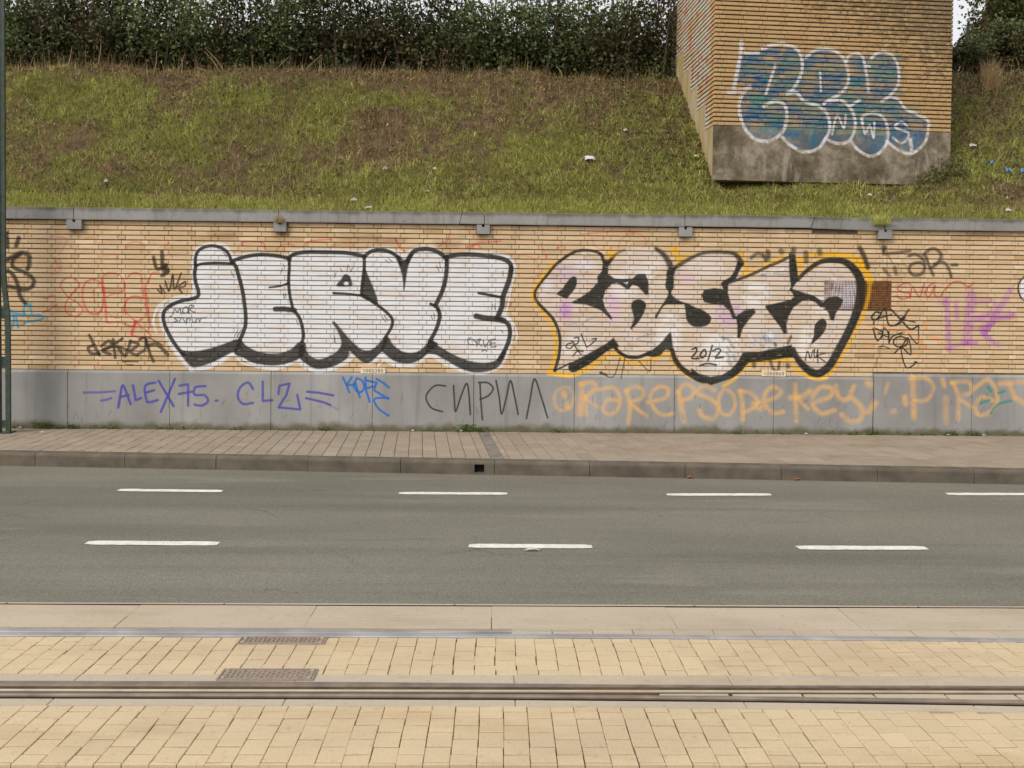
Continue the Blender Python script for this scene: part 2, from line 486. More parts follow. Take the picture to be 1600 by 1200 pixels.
# --- the second big piece
FR(0, 0, 1)
P([(842, 460), (850, 440), (868, 416), (890, 397), (915, 391), (938, 400), (950, 412), (975, 390), (1010, 386), (1035, 396), (1052, 414), (1080, 397), (1130, 394), (1150, 402), (1160, 425), (1210, 405), (1235, 398), (1240, 425), (1275, 404), (1310, 404), (1335, 430), (1342, 465), (1328, 520), (1300, 570), (1275, 580), (1245, 560), (1230, 545), (1165, 560), (1140, 588), (1105, 594), (1070, 575), (1050, 545), (1010, 560), (975, 555), (958, 535), (900, 570), (868, 578), (875, 540), (865, 500), (845, 475)], (222, 218, 222), .46, 1.5, blot=.35)
for c, cy, rx, ry, col, a in ((880, 428, 22, 10, (190, 160, 215), .55), (884, 488, 10, 16, (190, 130, 205), .6), (855, 455, 9, 14, (225, 222, 235), .6), (915, 415, 14, 10, (225, 220, 235), .5), (958, 480, 10, 25, (215, 175, 215), .45), (975, 440, 26, 25, (232, 228, 232), .5), (1020, 430, 22, 20, (235, 232, 232), .5), (1070, 440, 14, 20, (215, 180, 205), .35), (1140, 490, 22, 18, (195, 150, 210), .45),
                                  (1120, 550, 24, 26, (235, 238, 240), .55), (1045, 520, 20, 30, (236, 236, 240), .55), (900, 540, 24, 14, (235, 232, 235), .5), (1180, 460, 22, 22, (235, 236, 238), .5), (1205, 525, 18, 10, (175, 190, 205), .5), (1300, 470, 16, 34, (225, 222, 225), .35), (1262, 540, 14, 28, (238, 236, 236), .5), (1280, 495, 14, 20, (236, 228, 224), .4), (1100, 420, 30, 14, (228, 215, 215), .3), (1325, 460, 10, 22, (190, 200, 225), .45)):
    t = [(c + rx * math.cos(k * .785), cy + ry * math.sin(k * .785)) for k in range(8)]
    P(t, col, min(a * 1.25, .8), 6, blot=.6)
FR(1080, 370, 5)
for k in range(16):
    t = rng.random(2)
    L([(170 + 200 * t[0], 770 + 210 * t[1]), (190 + 200 * t[0], 790 + 230 * t[1])], 3 + 3 * t[1], (120, 140, 155) if k % 2 else (235, 238, 242), .55, .6)
for k in range(14):
    t = rng.random(2)
    L([(450 + 230 * t[0], 740 + 130 * t[1]), (470 + 230 * t[0], 770 + 120 * t[1])], 4, (140, 160, 178) if k % 3 else (236, 236, 240), .5, .7)
for k in range(10):
    t = rng.random(2)
    L([(520 + 230 * t[0], 250 + 80 * t[1]), (550 + 230 * t[0], 240 + 90 * t[1])], 4, (130, 150, 170) if k % 2 else (225, 228, 235), .45, .7)
for k in range(7):
    L([(1130 + k * 22, 345), (1130 + k * 22 + 15 * (k - 3), 520)], 3, (228, 226, 230), .55, .6)
FR(0, 0, 1)
for p, wd in (([(868, 410), (850, 430), (834, 455), (833, 468), (846, 486), (858, 501), (866, 520), (869, 545), (864, 570), (858, 583)], 8), ([(857, 582), (876, 585), (896, 586), (925, 572), (955, 551), (966, 555), (985, 567), (1005, 566), (1030, 556), (1046, 550), (1053, 566), (1066, 581), (1082, 591)], 8), ([(1252, 404), (1275, 397), (1305, 396), (1335, 403), (1349, 420), (1358, 440), (1357, 462), (1351, 485), (1340, 512), (1325, 540), (1310, 565), (1292, 588), (1275, 592), (1252, 583), (1240, 572), (1234, 562), (1215, 563), (1174, 567), (1161, 577), (1146, 592), (1130, 603)], 7), ([(1342, 406), (1352, 422), (1360, 440)], 12)):
    L(p, wd * .85, YE, .78, .45, blot=.25)
FR(820, 370, 5)
P([(650, 105), (735, 110), (690, 175), (650, 185), (640, 130)], YE, .74, blot=.25)
P([(1120, 90), (1210, 72), (1205, 140), (1330, 125), (1250, 195), (1190, 225), (1170, 150)], YE, .74, blot=.25)
FR(1080, 370, 5)
P([(365, 130), (425, 140), (455, 245), (600, 195), (740, 125), (720, 185), (600, 245), (400, 322), (372, 312), (410, 240)], YE, .78, blot=.25)
P([(800, 140), (870, 170), (875, 245), (980, 165), (1100, 128), (1260, 130), (1345, 190), (1415, 300), (1415, 350), (1360, 330), (1280, 220), (1150, 160), (1000, 192), (900, 275), (835, 328), (828, 230)], YE, .78, smooth=False, blot=.25)
FR(820, 370, 5)
G2 = (42, 43, 38)
L([(610, 150), (560, 118), (470, 105), (390, 118), (310, 165), (240, 220), (165, 310), (95, 400), (78, 455), (100, 510), (165, 580), (220, 640), (258, 720), (275, 800), (272, 890), (255, 980), (232, 1045)], 5, G2, .9, .35, taper=[4, 5, 5, 4, 5, 5, 5, 5])
L([(235, 1045), (300, 1015), (360, 985)], 3, G2, .9)
for p in ([(345, 1000), (380, 1060), (520, 985), (660, 885), (715, 870), (735, 850), (700, 800), (695, 785), (640, 830), (500, 910)],
          [(250, 445), (320, 482), (345, 465), (400, 390), (405, 325), (375, 310), (335, 345), (290, 410)],
          [(830, 540), (850, 500), (900, 488), (945, 520), (940, 570), (900, 650), (840, 718), (825, 712), (850, 650), (845, 600)],
          [(1115, 260), (1190, 230), (1165, 290), (1165, 390), (1145, 440), (1190, 490), (1250, 515), (1240, 527), (1160, 530), (1095, 535), (1060, 580), (1028, 638), (1018, 620), (1060, 550), (1110, 470), (1120, 430), (1098, 390), (1105, 330)],
          [(960, 920), (1000, 880), (1060, 830), (1135, 748), (1150, 800), (1155, 890), (1100, 885), (1060, 925), (1000, 940)]):
    P(p, G2, .95, 1.0)
P([(355, 515), (440, 470), (500, 430), (570, 355), (565, 310), (600, 270), (610, 215), (590, 150), (640, 190), (710, 150), (655, 230), (650, 290), (700, 325), (760, 332), (840, 325), (880, 290), (940, 288), (965, 340), (968, 450), (945, 455), (880, 385), (840, 378), (810, 412), (790, 405), (720, 360), (680, 370), (630, 420), (610, 490), (630, 560), (685, 635), (675, 650), (600, 580), (560, 560), (480, 530), (380, 522)], G2, .95, 1.0, smooth=False)
P([(772, 358), (806, 352), (800, 378)], WH, .8, .8, smooth=False)
L([(590, 130), (640, 190), (720, 130), (780, 105)], 4, G2, .6, .7)
L([(1025, 92), (1085, 140), (1130, 210), (1150, 275)], 8, G2, .85, .5, taper=[6, 8, 10, 10])
L([(690, 840), (730, 895), (790, 932), (860, 942), (920, 930), (985, 900)], 5.6, G2, .95, .3)
L([(1150, 880), (1170, 950), (1212, 1012), (1272, 1062), (1345, 1105), (1400, 1125)], 8, G2, .95, .3, taper=[7, 8, 9, 10])
for p in ([(590, 1062), (690, 1093), (745, 945)], [(782, 950), (752, 1103)], [(890, 970), (975, 1050), (985, 960)], [(340, 690), (400, 670), (470, 660), (560, 620)], [(870, 800), (940, 770), (1000, 760)], [(880, 805), (1000, 832)]):
    L(p, 2, (66, 62, 50) if p[0][1] > 900 else (150, 160, 175), .75, .5)
L([(590, 1062), (640, 1078)], 4, (66, 62, 50), .8)
for p in ([(370, 830), (330, 840), (325, 865), (360, 870), (385, 830), (360, 815)], [(385, 790), (420, 790), (415, 830), (390, 845), (410, 880), (440, 920)], [(440, 760), (470, 830), (490, 860), (560, 798), (525, 800)], [(375, 932), (410, 895), (455, 895)]):
    L(p, 2.2, (46, 44, 42), .9, .4)
for p in ([(1305, 880), (1340, 870), (1340, 900), (1305, 948), (1360, 950)], [(1395, 885), (1370, 925), (1385, 945), (1415, 920), (1410, 885), (1395, 885)], [(1465, 850), (1430, 970)], [(1470, 890), (1510, 875), (1530, 890), (1490, 945), (1550, 940)], [(1365, 1010), (1420, 990), (1495, 1000)]):
    L(p, 2.8, (44, 42, 40), .92, .4)
FR(1080, 370, 5)
P([(-50, 515), (30, 550), (90, 572), (140, 608), (157, 640), (132, 688), (60, 706), (0, 692), (-35, 650), (-45, 580)], G2, .96, 1.0)
L([(-110, 232), (-30, 182), (50, 142), (130, 122), (240, 120), (330, 130), (370, 165), (392, 205)], 6, G2, .85, .45, taper=[7, 6, 5, 6, 6, 8, 9])
P([(360, 190), (412, 210), (380, 260), (350, 330), (290, 362), (288, 440), (310, 520), (340, 600), (350, 620), (420, 572), (490, 560), (506, 590), (450, 650), (400, 720), (382, 790), (360, 786), (360, 690), (350, 642), (322, 640), (300, 580), (250, 535), (160, 525), (100, 510), (80, 460), (100, 415), (180, 400), (250, 408), (230, 365), (250, 345), (310, 310), (340, 260)], G2, .96, 1.0, smooth=False)
L([(285, 362), (400, 322), (500, 282), (600, 232), (690, 195), (760, 160)], 5, G2, .85, .4)
P([(765, 130), (815, 140), (822, 200), (835, 300), (832, 345), (790, 405), (860, 430), (960, 460), (1030, 508), (1050, 488), (1080, 470), (1140, 464), (1188, 490), (1172, 540), (1130, 600), (1116, 652), (1090, 652), (1075, 600), (1040, 552), (1010, 552), (970, 512), (920, 492), (870, 502), (800, 552), (762, 620), (745, 680), (748, 758), (722, 758), (700, 712), (640, 632), (580, 552), (585, 535), (700, 510), (780, 490), (802, 470), (790, 440), (765, 415), (780, 390), (770, 330), (765, 250)], G2, .96, 1.0, smooth=False)
P([(1000, 650), (1030, 638), (1057, 665), (1052, 720), (1010, 780), (945, 838), (938, 825), (960, 760), (965, 690)], G2, .96, 1.0)
L([(832, 335), (900, 268), (1000, 200), (1100, 182), (1200, 196), (1280, 262), (1322, 350), (1318, 480), (1290, 600), (1230, 740), (1160, 870), (1085, 1000), (1010, 1062), (945, 1060), (880, 1010), (830, 950), (795, 880)], 12, G2, .95, .22, taper=[6, 7, 8, 9, 12, 14, 15, 14, 13, 13, 13, 13, 12, 10, 8])
P([(400, 905), (520, 900), (660, 870), (785, 843), (800, 940), (640, 962), (450, 985), (430, 1005), (390, 1055), (330, 1100), (250, 1125), (150, 1160), (80, 1125), (0, 1068), (0, 1025), (60, 1068), (150, 1092), (240, 1080), (310, 1035), (360, 980), (388, 930)], G2, .95, 1.0, smooth=False)
for p, wd in (([(600, 118), (602, 170)], 8), ([(703, 112), (707, 118)], 9), ([(895, 125), (900, 190)], 8), ([(1003, 112), (1006, 128)], 9), ([(470, 165), (520, 130), (565, 150), (580, 185)], 6), ([(490, 990), (492, 1010)], 7), ([(618, 965), (640, 1030), (675, 1050), (690, 980)], 5), ([(752, 1000), (758, 1012)], 7), ([(1320, 95), (1350, 160), (1380, 240)], 7), ([(1500, 80), (1505, 100)], 8), ([(780, 780), (755, 835)], 4), ([(655, 835), (660, 850)], 5), ([(800, 100), (790, 150)], 9)):
    L(p, wd, (62, 56, 44), .72, .6)
for p in ([(890, 965), (910, 895), (930, 950), (950, 890)], [(965, 880), (960, 920), (975, 945), (990, 880)], [(985, 890), (990, 985)], [(1050, 910), (990, 930), (1045, 975)]):
    L(p, 2, (50, 47, 46), .9, .4)

# --- tags at the east end
FR(1340, 360, 5)
for p, wd, a in (([(200, 185), (300, 176), (410, 160)], 5, .7), ([(80, 265), (220, 260), (370, 264)], 3.4, .55), ([(10, 130), (50, 190), (80, 290)], 7, .6), ([(215, 130), (200, 170)], 5, .6), ([(290, 290), (300, 340)], 6, .65), ([(205, 300), (250, 355)], 5, .6), ([(240, 200), (270, 250)], 3, .5), ([(400, 200), (450, 188), (510, 225), (525, 290), (500, 340), (440, 350), (402, 310), (420, 268), (480, 252), (520, 268)], 5, .78),
                 ([(530, 190), (560, 280), (592, 350)], 5, .78), ([(515, 192), (560, 150), (610, 146), (652, 190), (632, 250), (580, 290)], 5.4, .75), ([(600, 262), (670, 248), (712, 300), (732, 362)], 5, .78), ([(740, 270), (776, 270)], 5, .8)):
    L(p, wd, (66, 58, 50), a, .6)
for p in ([(415, 425), (370, 412), (312, 448), (340, 480), (400, 490), (405, 518), (350, 536), (298, 512)], [(412, 530), (430, 440), (484, 520), (522, 410)], [(605, 410), (556, 436), (530, 490), (560, 520), (605, 430), (600, 500), (640, 520), (684, 460), (740, 410), (800, 402), (866, 440), (910, 410)]):
    L(p, 2.6, (190, 66, 66), .72, .5)
PU = (176, 74, 190)
for p, wd, a in (([(640, 560), (720, 548)], 7, .35), ([(690, 540), (705, 720), (715, 930)], 7, .6), ([(770, 560), (776, 690)], 6, .55), ([(888, 505), (880, 620), (855, 860)], 13, .6), ([(850, 880), (930, 878)], 6, .5), ([(700, 925), (800, 892), (920, 880)], 5, .55), ([(930, 560), (1040, 548), (1082, 600), (1000, 660), (950, 690)], 7, .4), ([(1195, 465), (1115, 600), (1030, 740), (985, 800)], 8, .6), ([(930, 690), (1090, 668), (1216, 658)], 8, .6), ([(1010, 780), (1090, 700), (1200, 672)], 6, .5), ([(960, 770), (1030, 850), (1105, 895)], 7, .55), ([(985, 720), (1000, 830)], 8, .4)):
    L(p, wd * 1.25, PU, a * .7, .55, blot=.2)
for p, wd in (([(180, 645), (140, 640), (110, 680), (140, 700), (180, 660)], 3), ([(130, 700), (125, 735)], 2.6), ([(165, 690), (215, 606), (245, 740), (340, 722)], 2.8), ([(150, 690), (265, 658)], 2.6), ([(262, 618), (340, 700), (412, 772), (475, 742)], 3), ([(300, 745), (350, 690), (402, 618)], 2.6), ([(330, 690), (450, 718)], 2.2), ([(345, 695), (365, 680)], 5), ([(475, 742), (470, 885), (400, 810)], 2.2), ([(120, 765), (155, 860), (195, 800), (130, 762)], 2.6), ([(190, 835), (210, 760), (245, 832), (165, 800)], 2.2), ([(245, 790), (245, 880), (270, 830), (350, 800)], 2.6), ([(340, 828), (385, 850), (380, 895), (320, 910), (280, 880), (300, 840), (340, 828)], 2.8), ([(285, 962), (350, 900), (395, 840), (415, 970), (340, 915), (380, 1072), (460, 1032)], 2.4), ([(450, 1030), (462, 1033)], 4), ([(160, 912), (200, 905), (250, 922)], 1.8)):
    L(p, wd, (46, 44, 40), .9, .4)
for p in ([(540, 720), (530, 770)], [(555, 830), (610, 840), (640, 890)], [(470, 830), (500, 900), (540, 920)], [(680, 915), (700, 915)], [(90, 740), (130, 760)], [(60, 880), (110, 900)], [(440, 960), (460, 965)], [(200, 740), (290, 790)], [(350, 780), (420, 800)]):
    L(p, 5, (238, 150, 80), .45, .8)
FR(0, 0, 1)
P([(1594, 450), (1600, 433), (1630, 425), (1640, 480), (1602, 474), (1596, 462)], WH, .9)
L([(1604, 428), (1593, 441), (1591, 452), (1595, 464), (1604, 474)], 2.6, (70, 45, 40), .9)
# settlement crack and run-off stains
L([(1363, 588), (1364, 575), (1369, 573), (1370, 560), (1374, 556), (1375, 545), (1380, 540), (1381, 470), (1386, 462), (1386, 380)], 1.2, (60, 50, 36), .6, .5, smooth=False)
for x, y, wd, h in ((437, 366, 20, 14), (752, 368, 16, 12), (118, 364, 18, 9), (1068, 374, 14, 10), (1372, 370, 16, 16), (350, 368, 46, 10), (560, 372, 60, 6), (610, 376, 50, 8), (700, 382, 40, 10), (95, 350, 18, 5), (1545, 368, 60, 5)):
    P([(x - wd / 2, y - h / 2), (x + wd / 2, y - h / 2), (x + wd / 3, y + h / 2), (x - wd / 3, y + h / 2)], (122, 84, 38), .45, 5)

# --- on the concrete base
BL = (76, 74, 158)
FR(0, 560, 5)
for p, a in (([(660, 266), (780, 264), (902, 256)], .75), ([(795, 328), (840, 322), (874, 308)], .8), ([(930, 382), (945, 290), (965, 208), (1000, 285), (1026, 356)], 1), ([(945, 300), (1010, 284)], 1), ([(1045, 210), (1066, 325), (1110, 308)], 1), ([(1218, 188), (1140, 214), (1150, 325), (1175, 340), (1238, 324)], 1), ([(1150, 265), (1208, 248)], 1), ([(1245, 174), (1362, 372)], 1), ([(1372, 158), (1262, 416)], 1)):
    L(p, 3.8, BL, .9 * a, .4, smooth=len(p) > 3)
FR(200, 560, 3.478)
for p in ([(285, 147), (330, 140), (330, 256)], [(280, 192), (352, 180)], [(425, 150), (370, 156), (366, 196), (420, 200), (438, 232), (405, 255), (365, 250)], [(480, 229), (490, 227)], [(682, 165), (655, 130), (612, 158), (600, 208), (628, 246), (682, 240)], [(735, 125), (735, 230), (787, 226)], [(820, 192), (826, 147), (880, 136), (862, 200), (820, 265), (938, 276), (922, 198)], [(975, 180), (1040, 186), (1117, 200)], [(970, 215), (1060, 236), (1100, 252)]):
    L(p, 3.8, BL, .86, .4, smooth=len(p) > 4 and p[0] != (820, 192))
L([(1090, 248), (1140, 276)], 3, BL, .35, .7)
FR(500, 560, 4)
B3 = (38, 104, 186)
for p in ([(145, 118), (165, 160), (186, 212)], [(200, 118), (168, 165), (215, 165)], [(232, 125), (212, 168), (242, 212), (276, 190), (268, 142), (232, 122)], [(222, 150), (250, 240)], [(285, 118), (290, 200), (312, 270)], [(285, 135), (352, 150)], [(295, 185), (345, 172)], [(355, 128), (395, 150), (432, 182)], [(355, 150), (340, 198), (428, 252)], [(430, 246), (342, 252), (365, 310), (430, 356)], [(425, 356), (432, 354)]):
    L(p, 3.4, B3, .9, .4, smooth=len(p) > 3)
BK = (52, 55, 48)
for p in ([(785, 172), (725, 168), (680, 205), (664, 250), (698, 308), (766, 332)], [(835, 168), (840, 250), (848, 330), (880, 240), (915, 156), (930, 210), (940, 350)], [(1000, 150), (1005, 255), (1015, 382)], [(992, 150), (1050, 152), (1082, 188), (1052, 232), (1000, 256)], [(1100, 138), (1120, 240), (1135, 346), (1165, 240), (1190, 138), (1215, 232), (1238, 348)], [(1290, 374), (1312, 260), (1340, 128), (1382, 240), (1422, 370)]):
    L(p, 2.7, BK, .92, .35)
OR = (240, 184, 92)
FR(850, 560, 4)
for p, wd, a in (([(120, 178), (70, 215), (70, 290), (115, 325), (170, 300), (185, 235), (160, 185), (120, 178)], 5, .55), ([(122, 212), (128, 235)], 8, .85), ([(142, 285), (146, 300)], 8, .85), ([(235, 165), (232, 250), (225, 345)], 9, .8), ([(225, 160), (300, 150), (318, 185), (258, 240)], 7, .75), ([(258, 240), (262, 350)], 6, .6), ([(260, 250), (330, 300)], 5, .6), ([(340, 195), (430, 182), (470, 235), (462, 310), (405, 350), (365, 310), (395, 258), (462, 262)], 6, .72), ([(512, 200), (535, 290), (525, 402)], 6.5, .75), ([(512, 200), (565, 175), (615, 195), (605, 250), (545, 278), (640, 362)], 6, .72),
                 ([(650, 272), (755, 245), (772, 190), (712, 178), (662, 235), (690, 315), (742, 352), (800, 342)], 6, .75), ([(838, 215), (855, 300), (872, 385)], 8, .8), ([(838, 205), (880, 160), (935, 190), (920, 238), (860, 262)], 6.5, .75), ([(1062, 195), (992, 168), (958, 215), (1030, 248), (1082, 300), (1062, 372), (992, 362), (968, 322)], 6.5, .75), ([(1120, 190), (1090, 250), (1100, 330), (1150, 352), (1190, 300), (1180, 230), (1140, 195)], 5.5, .72), ([(1222, 200), (1238, 290), (1240, 382)], 7, .78), ([(1222, 200), (1300, 222), (1332, 285), (1245, 340)], 6, .72), ([(1330, 285), (1445, 242), (1478, 200), (1420, 178), (1375, 230), (1382, 292), (1430, 340), (1492, 332)], 6.5, .75), ([(1310, 285), (1350, 310)], 9, .7)):
    L(p, wd * 1.05, OR, a * .6, .8, blot=.3)
FR(1200, 560, 4)
for p, wd, a in (([(165, 162), (168, 270), (172, 388)], 7, .75), ([(135, 245), (215, 232), (255, 205)], 8, .8), ([(185, 250), (245, 315)], 6, .7), ([(275, 272), (378, 242), (395, 190), (332, 178), (278, 230), (282, 300), (330, 342), (412, 322)], 7, .78), ([(420, 172), (440, 245), (492, 252), (532, 172)], 7, .75), ([(520, 245), (578, 305), (572, 378), (505, 390), (455, 350)], 7.5, .75), ([(618, 155), (635, 163)], 9, .8), ([(612, 332), (632, 325), (665, 278)], 9, .75), ([(745, 155), (728, 215)], 6, .6), ([(775, 330), (785, 330)], 8, .55), ([(848, 240), (855, 285)], 8, .8), ([(900, 118), (905, 370)], 8, .8), ([(880, 125), (985, 125), (1030, 185), (985, 258), (912, 262)], 6, .75), ([(1085, 130), (1097, 172)], 7, .75), ([(1105, 245), (1105, 400)], 9, .45), ([(1150, 150), (1185, 250), (1182, 378)], 6.5, .7), ([(1140, 150), (1245, 145), (1262, 210), (1195, 242), (1262, 300)], 6.5, .72), ([(1288, 185), (1365, 132), (1415, 190), (1425, 270), (1385, 332), (1312, 352), (1288, 290), (1335, 242), (1402, 262)], 6.5, .78), ([(1445, 158), (1530, 150), (1640, 142)], 8, .72), ([(1508, 165), (1535, 245)], 7, .7), ([(1548, 255), (1640, 290), (1700, 250)], 9, .72), ([(1690, 160), (1720, 260), (1700, 360)], 7, .72)):
    L(p, wd * 1.05, OR, a * .6, .8, blot=.3)
for p, wd in (([(1370, 178), (1385, 202)], 6), ([(1435, 216), (1470, 204)], 5), ([(1328, 276), (1376, 260)], 5), ([(1512, 264), (1432, 286), (1386, 342)], 4.5)):
    L(p, wd, (68, 136, 126), .82, .5)
# scuffs on the concrete base
FR(0, 0, 1)
for k in range(150):
    x, y = rng.uniform(60, 1600), rng.uniform(612, 668)
    L([(x, y), (x + rng.uniform(-6, 3), y + rng.uniform(2, 12))], rng.uniform(.7, 1.5), (78, 74, 66), rng.uniform(.15, .5), .6)
WALL_IMG = WP.image()

# ------------------------------------------------------------------ the piece on the bridge pier
PA = math.atan2(.23, 3.215)
PUX, PUY, PO = np.array([math.cos(PA), math.sin(PA), 0]), np.array([-math.sin(PA), math.cos(PA), 0]), np.array([2.795, .85, 0])
def pier_uv(x, y):
    d = ray(x, y)
    p = CAM + d * (((PO - CAM) @ PUY) / (d @ PUY))
    return (p - PO) @ PUX, p[2]

PP = Paint('pier_paint', -0.1, 3.3, 3.1, 5.5, 0.0045, pier_uv)
PP.pxscale = (1 / 121.0) / 0.0045
P, L = PP.poly, PP.line
PP.frame(1130, 40, 4.324)
P([(110, 185), (230, 172), (330, 150), (500, 150), (540, 215), (620, 168), (720, 165), (820, 225), (880, 195), (950, 215), (1000, 210), (1080, 185), (1160, 225), (1185, 300), (1186, 380), (1155, 450), (1200, 510), (1260, 575), (1375, 645), (1375, 700), (1340, 790), (1290, 850), (1220, 840), (1105, 780), (1060, 845), (980, 870), (905, 825), (860, 765), (780, 785), (700, 755), (640, 825), (560, 842), (470, 812), (400, 745), (320, 770), (220, 755), (150, 695), (118, 600), (115, 520), (140, 450), (70, 430), (95, 285)], (48, 104, 138), .82, 2, smooth=False, blot=.55)
for k in range(110):
    a_, b_ = rng.random(2)
    x, y = 130 + 1150 * a_, 190 + 560 * b_
    if x < 130 or (y < 460 and x > 1150) or (y > 760): continue
    L([(x, y), (x + rng.uniform(40, 160), y + rng.uniform(-6, 6))], rng.uniform(4, 9), [(84, 134, 128), (66, 120, 126), (34, 86, 146), (150, 146, 110), (84, 126, 118), (100, 138, 120)][k % 6], rng.uniform(.4, .85), .6)
for p, wd in (([(122, 112), (118, 190), (100, 290), (72, 425)], 6.5), ([(35, 448), (110, 440), (180, 415)], 6.5), ([(160, 425), (122, 480), (108, 540), (118, 620), (150, 700), (212, 765), (305, 782), (375, 745), (418, 685), (430, 600), (412, 535), (350, 510), (275, 545)], 5.6), ([(120, 145), (135, 178), (240, 182)], 6), ([(265, 155), (380, 122), (470, 142), (520, 192), (535, 270), (520, 345), (472, 430), (430, 460), (495, 452), (540, 505), (600, 530), (660, 552), (708, 610), (720, 700), (690, 765), (640, 832), (545, 852), (465, 815), (400, 755)], 5.4), ([(352, 268), (312, 390), (290, 458)], 4.6), ([(560, 215), (620, 166), (700, 160), (772, 180), (822, 240), (846, 320), (838, 400), (790, 460), (722, 498), (680, 528)], 5), ([(655, 312), (660, 442)], 3.6), ([(828, 255), (850, 205), (900, 190), (942, 212), (960, 280), (972, 350), (982, 442)], 5), ([(955, 262), (990, 275)], 4), ([(1000, 222), (1050, 180), (1122, 186), (1170, 240), (1186, 310), (1184, 390), (1150, 448), (1105, 490), (1072, 510)], 5), ([(1130, 478), (1185, 500), (1232, 562), (1300, 595), (1382, 640), (1386, 690), (1362, 790), (1282, 860), (1200, 850), (1105, 782)], 5), ([(690, 768), (770, 796), (850, 780), (890, 695), (885, 612), (850, 545), (790, 502), (722, 512)], 5), ([(865, 780), (912, 840), (990, 882), (1055, 860), (1102, 800), (1112, 720), (1100, 650), (1060, 602), (990, 590), (940, 618), (940, 660)], 5), ([(850, 548), (925, 500)], 4.4), ([(735, 735), (770, 608), (815, 692), (828, 606)], 3.6), ([(940, 655), (960, 732), (990, 672), (1016, 758), (1022, 650)], 3.6), ([(1245, 682), (1205, 650), (1160, 678), (1190, 702), (1250, 722), (1242, 770), (1200, 792), (1148, 758)], 3.8), ([(1265, 770), (1275, 855)], 6)):
    L(p, wd * .95, (222, 220, 222), .86, .45, blot=.25)
PIER_IMG = PP.image()

# ------------------------------------------------------------------ materials
def painted(t, base, img, u, v, worn=None, amount=1.0):
    """lay the spray-paint texture over a base colour; u, v are 0..1 sockets"""
    cv = t.n('ShaderNodeCombineXYZ', None, X=u, Y=v).outputs[0]
    tx = t.n('ShaderNodeTexImage', {'extension': 'CLIP', 'interpolation': 'Linear'})
    tx.image = img
    t.t.links.new(cv, tx.inputs[0])
    k = amount if worn is None else worn
    a = t.math('MULTIPLY', tx.outputs['Alpha'], k, True)
    under = t.mix(a, base, (0, 0, 0))
    col = t.n('ShaderNodeVectorMath', {'operation': 'SCALE'})
    t.t.links.new(tx.outputs['Color'], col.inputs[0])
    t.put(col.inputs['Scale'], k)
    return t.mix(1.0, under, col.outputs[0], 'ADD'), a

def wall_coords(t):
    x = t.xyz()
    u = t.math('DIVIDE', t.math('SUBTRACT', x[0], WP.u0), WP.u1 - WP.u0)
    v = t.math('DIVIDE', t.math('SUBTRACT', x[2], WP.v0), WP.v1 - WP.v0)
    return u, v, x

def pier_coords(t):
    p = t.pos()
    s = t.n('ShaderNodeVectorMath', {'operation': 'SUBTRACT'})
    t.t.links.new(p, s.inputs[0]); s.inputs[1].default_value = tuple(PO)
    d = t.n('ShaderNodeVectorMath', {'operation': 'DOT_PRODUCT'})
    t.t.links.new(s.outputs[0], d.inputs[0]); d.inputs[1].default_value = tuple(PUX)
    dd = t.n('ShaderNodeVectorMath', {'operation': 'DOT_PRODUCT'})
    t.t.links.new(s.outputs[0], dd.inputs[0]); dd.inputs[1].default_value = tuple(PUY)
    x = t.xyz()
    u = t.math('DIVIDE', t.math('SUBTRACT', d.outputs['Value'], PP.u0), PP.u1 - PP.u0)
    v = t.math('DIVIDE', t.math('SUBTRACT', x[2], PP.v0), PP.v1 - PP.v0)
    return u, v, x, dd.outputs['Value']

def brick_base(t, tone=1.0):
    tint = t.attr('tint')
    c = t.ramp(tint, (0.0, (.36 * tone, .205 * tone, .08 * tone)), (.16, (.54 * tone, .375 * tone, .195 * tone)), (.5, (.70 * tone, .53 * tone, .34 * tone)), (.85, (.755 * tone, .595 * tone, .405 * tone)), (1.0, (.83 * tone, .67 * tone, .47 * tone)))
    c = t.mix(1.0, c, t.ramp(t.noise(5.5, 2, t.stretch(1, 1, 3.2)), (.36, (1.04, .94, .93)), (.5, (.95, .945, .93)), (.64, (.93, .96, .90))), 'MULTIPLY')
    n1 = t.noise(9, 5, t.stretch(1, 1, 3))
    c = t.mix(t.math('MULTIPLY', t.step(n1, .35, .8), .3), c, (.50 * tone, .33 * tone, .16 * tone))
    n2 = t.noise(160, 3)
    return t.mix(.35, c, t.ramp(n2, (.25, .55), (.75, 1.15)), 'MULTIPLY')

def m_wall_brick():
    t = NT('buff_brick', .88)
    u, v, x = wall_coords(t)
    base = brick_base(t)
    # grime washed down from the coping
    g = t.math('MULTIPLY', t.step(x[2], 2.2, 2.5), t.step(t.noise(2.2, 4, t.stretch(1, 1, .4)), .42, .72))
    base = t.mix(t.math('MULTIPLY', g, .4), base, (.20, .13, .06))
    worn = t.math('SUBTRACT', 1.06, t.math('MULTIPLY', t.step(t.noise(26, 4, t.stretch(.5, 1, 1.6)),   .55, .75), .34))
    c, a = painted(t, base, WALL_IMG, u, v, worn)
    t.bump(t.noise(220, 3), .0016, .7)
    return t.out(c)

def m_wall_mortar():
    t = NT('dark_mortar', .95)
    u, v, x = wall_coords(t)
    n = t.noise(30, 4)
    base = t.ramp(n, (.3, (.10, .078, .055)), (.7, (.20, .155, .11)))
    c, a = painted(t, base, WALL_IMG, u, v, None, .3)
    return t.out(c)

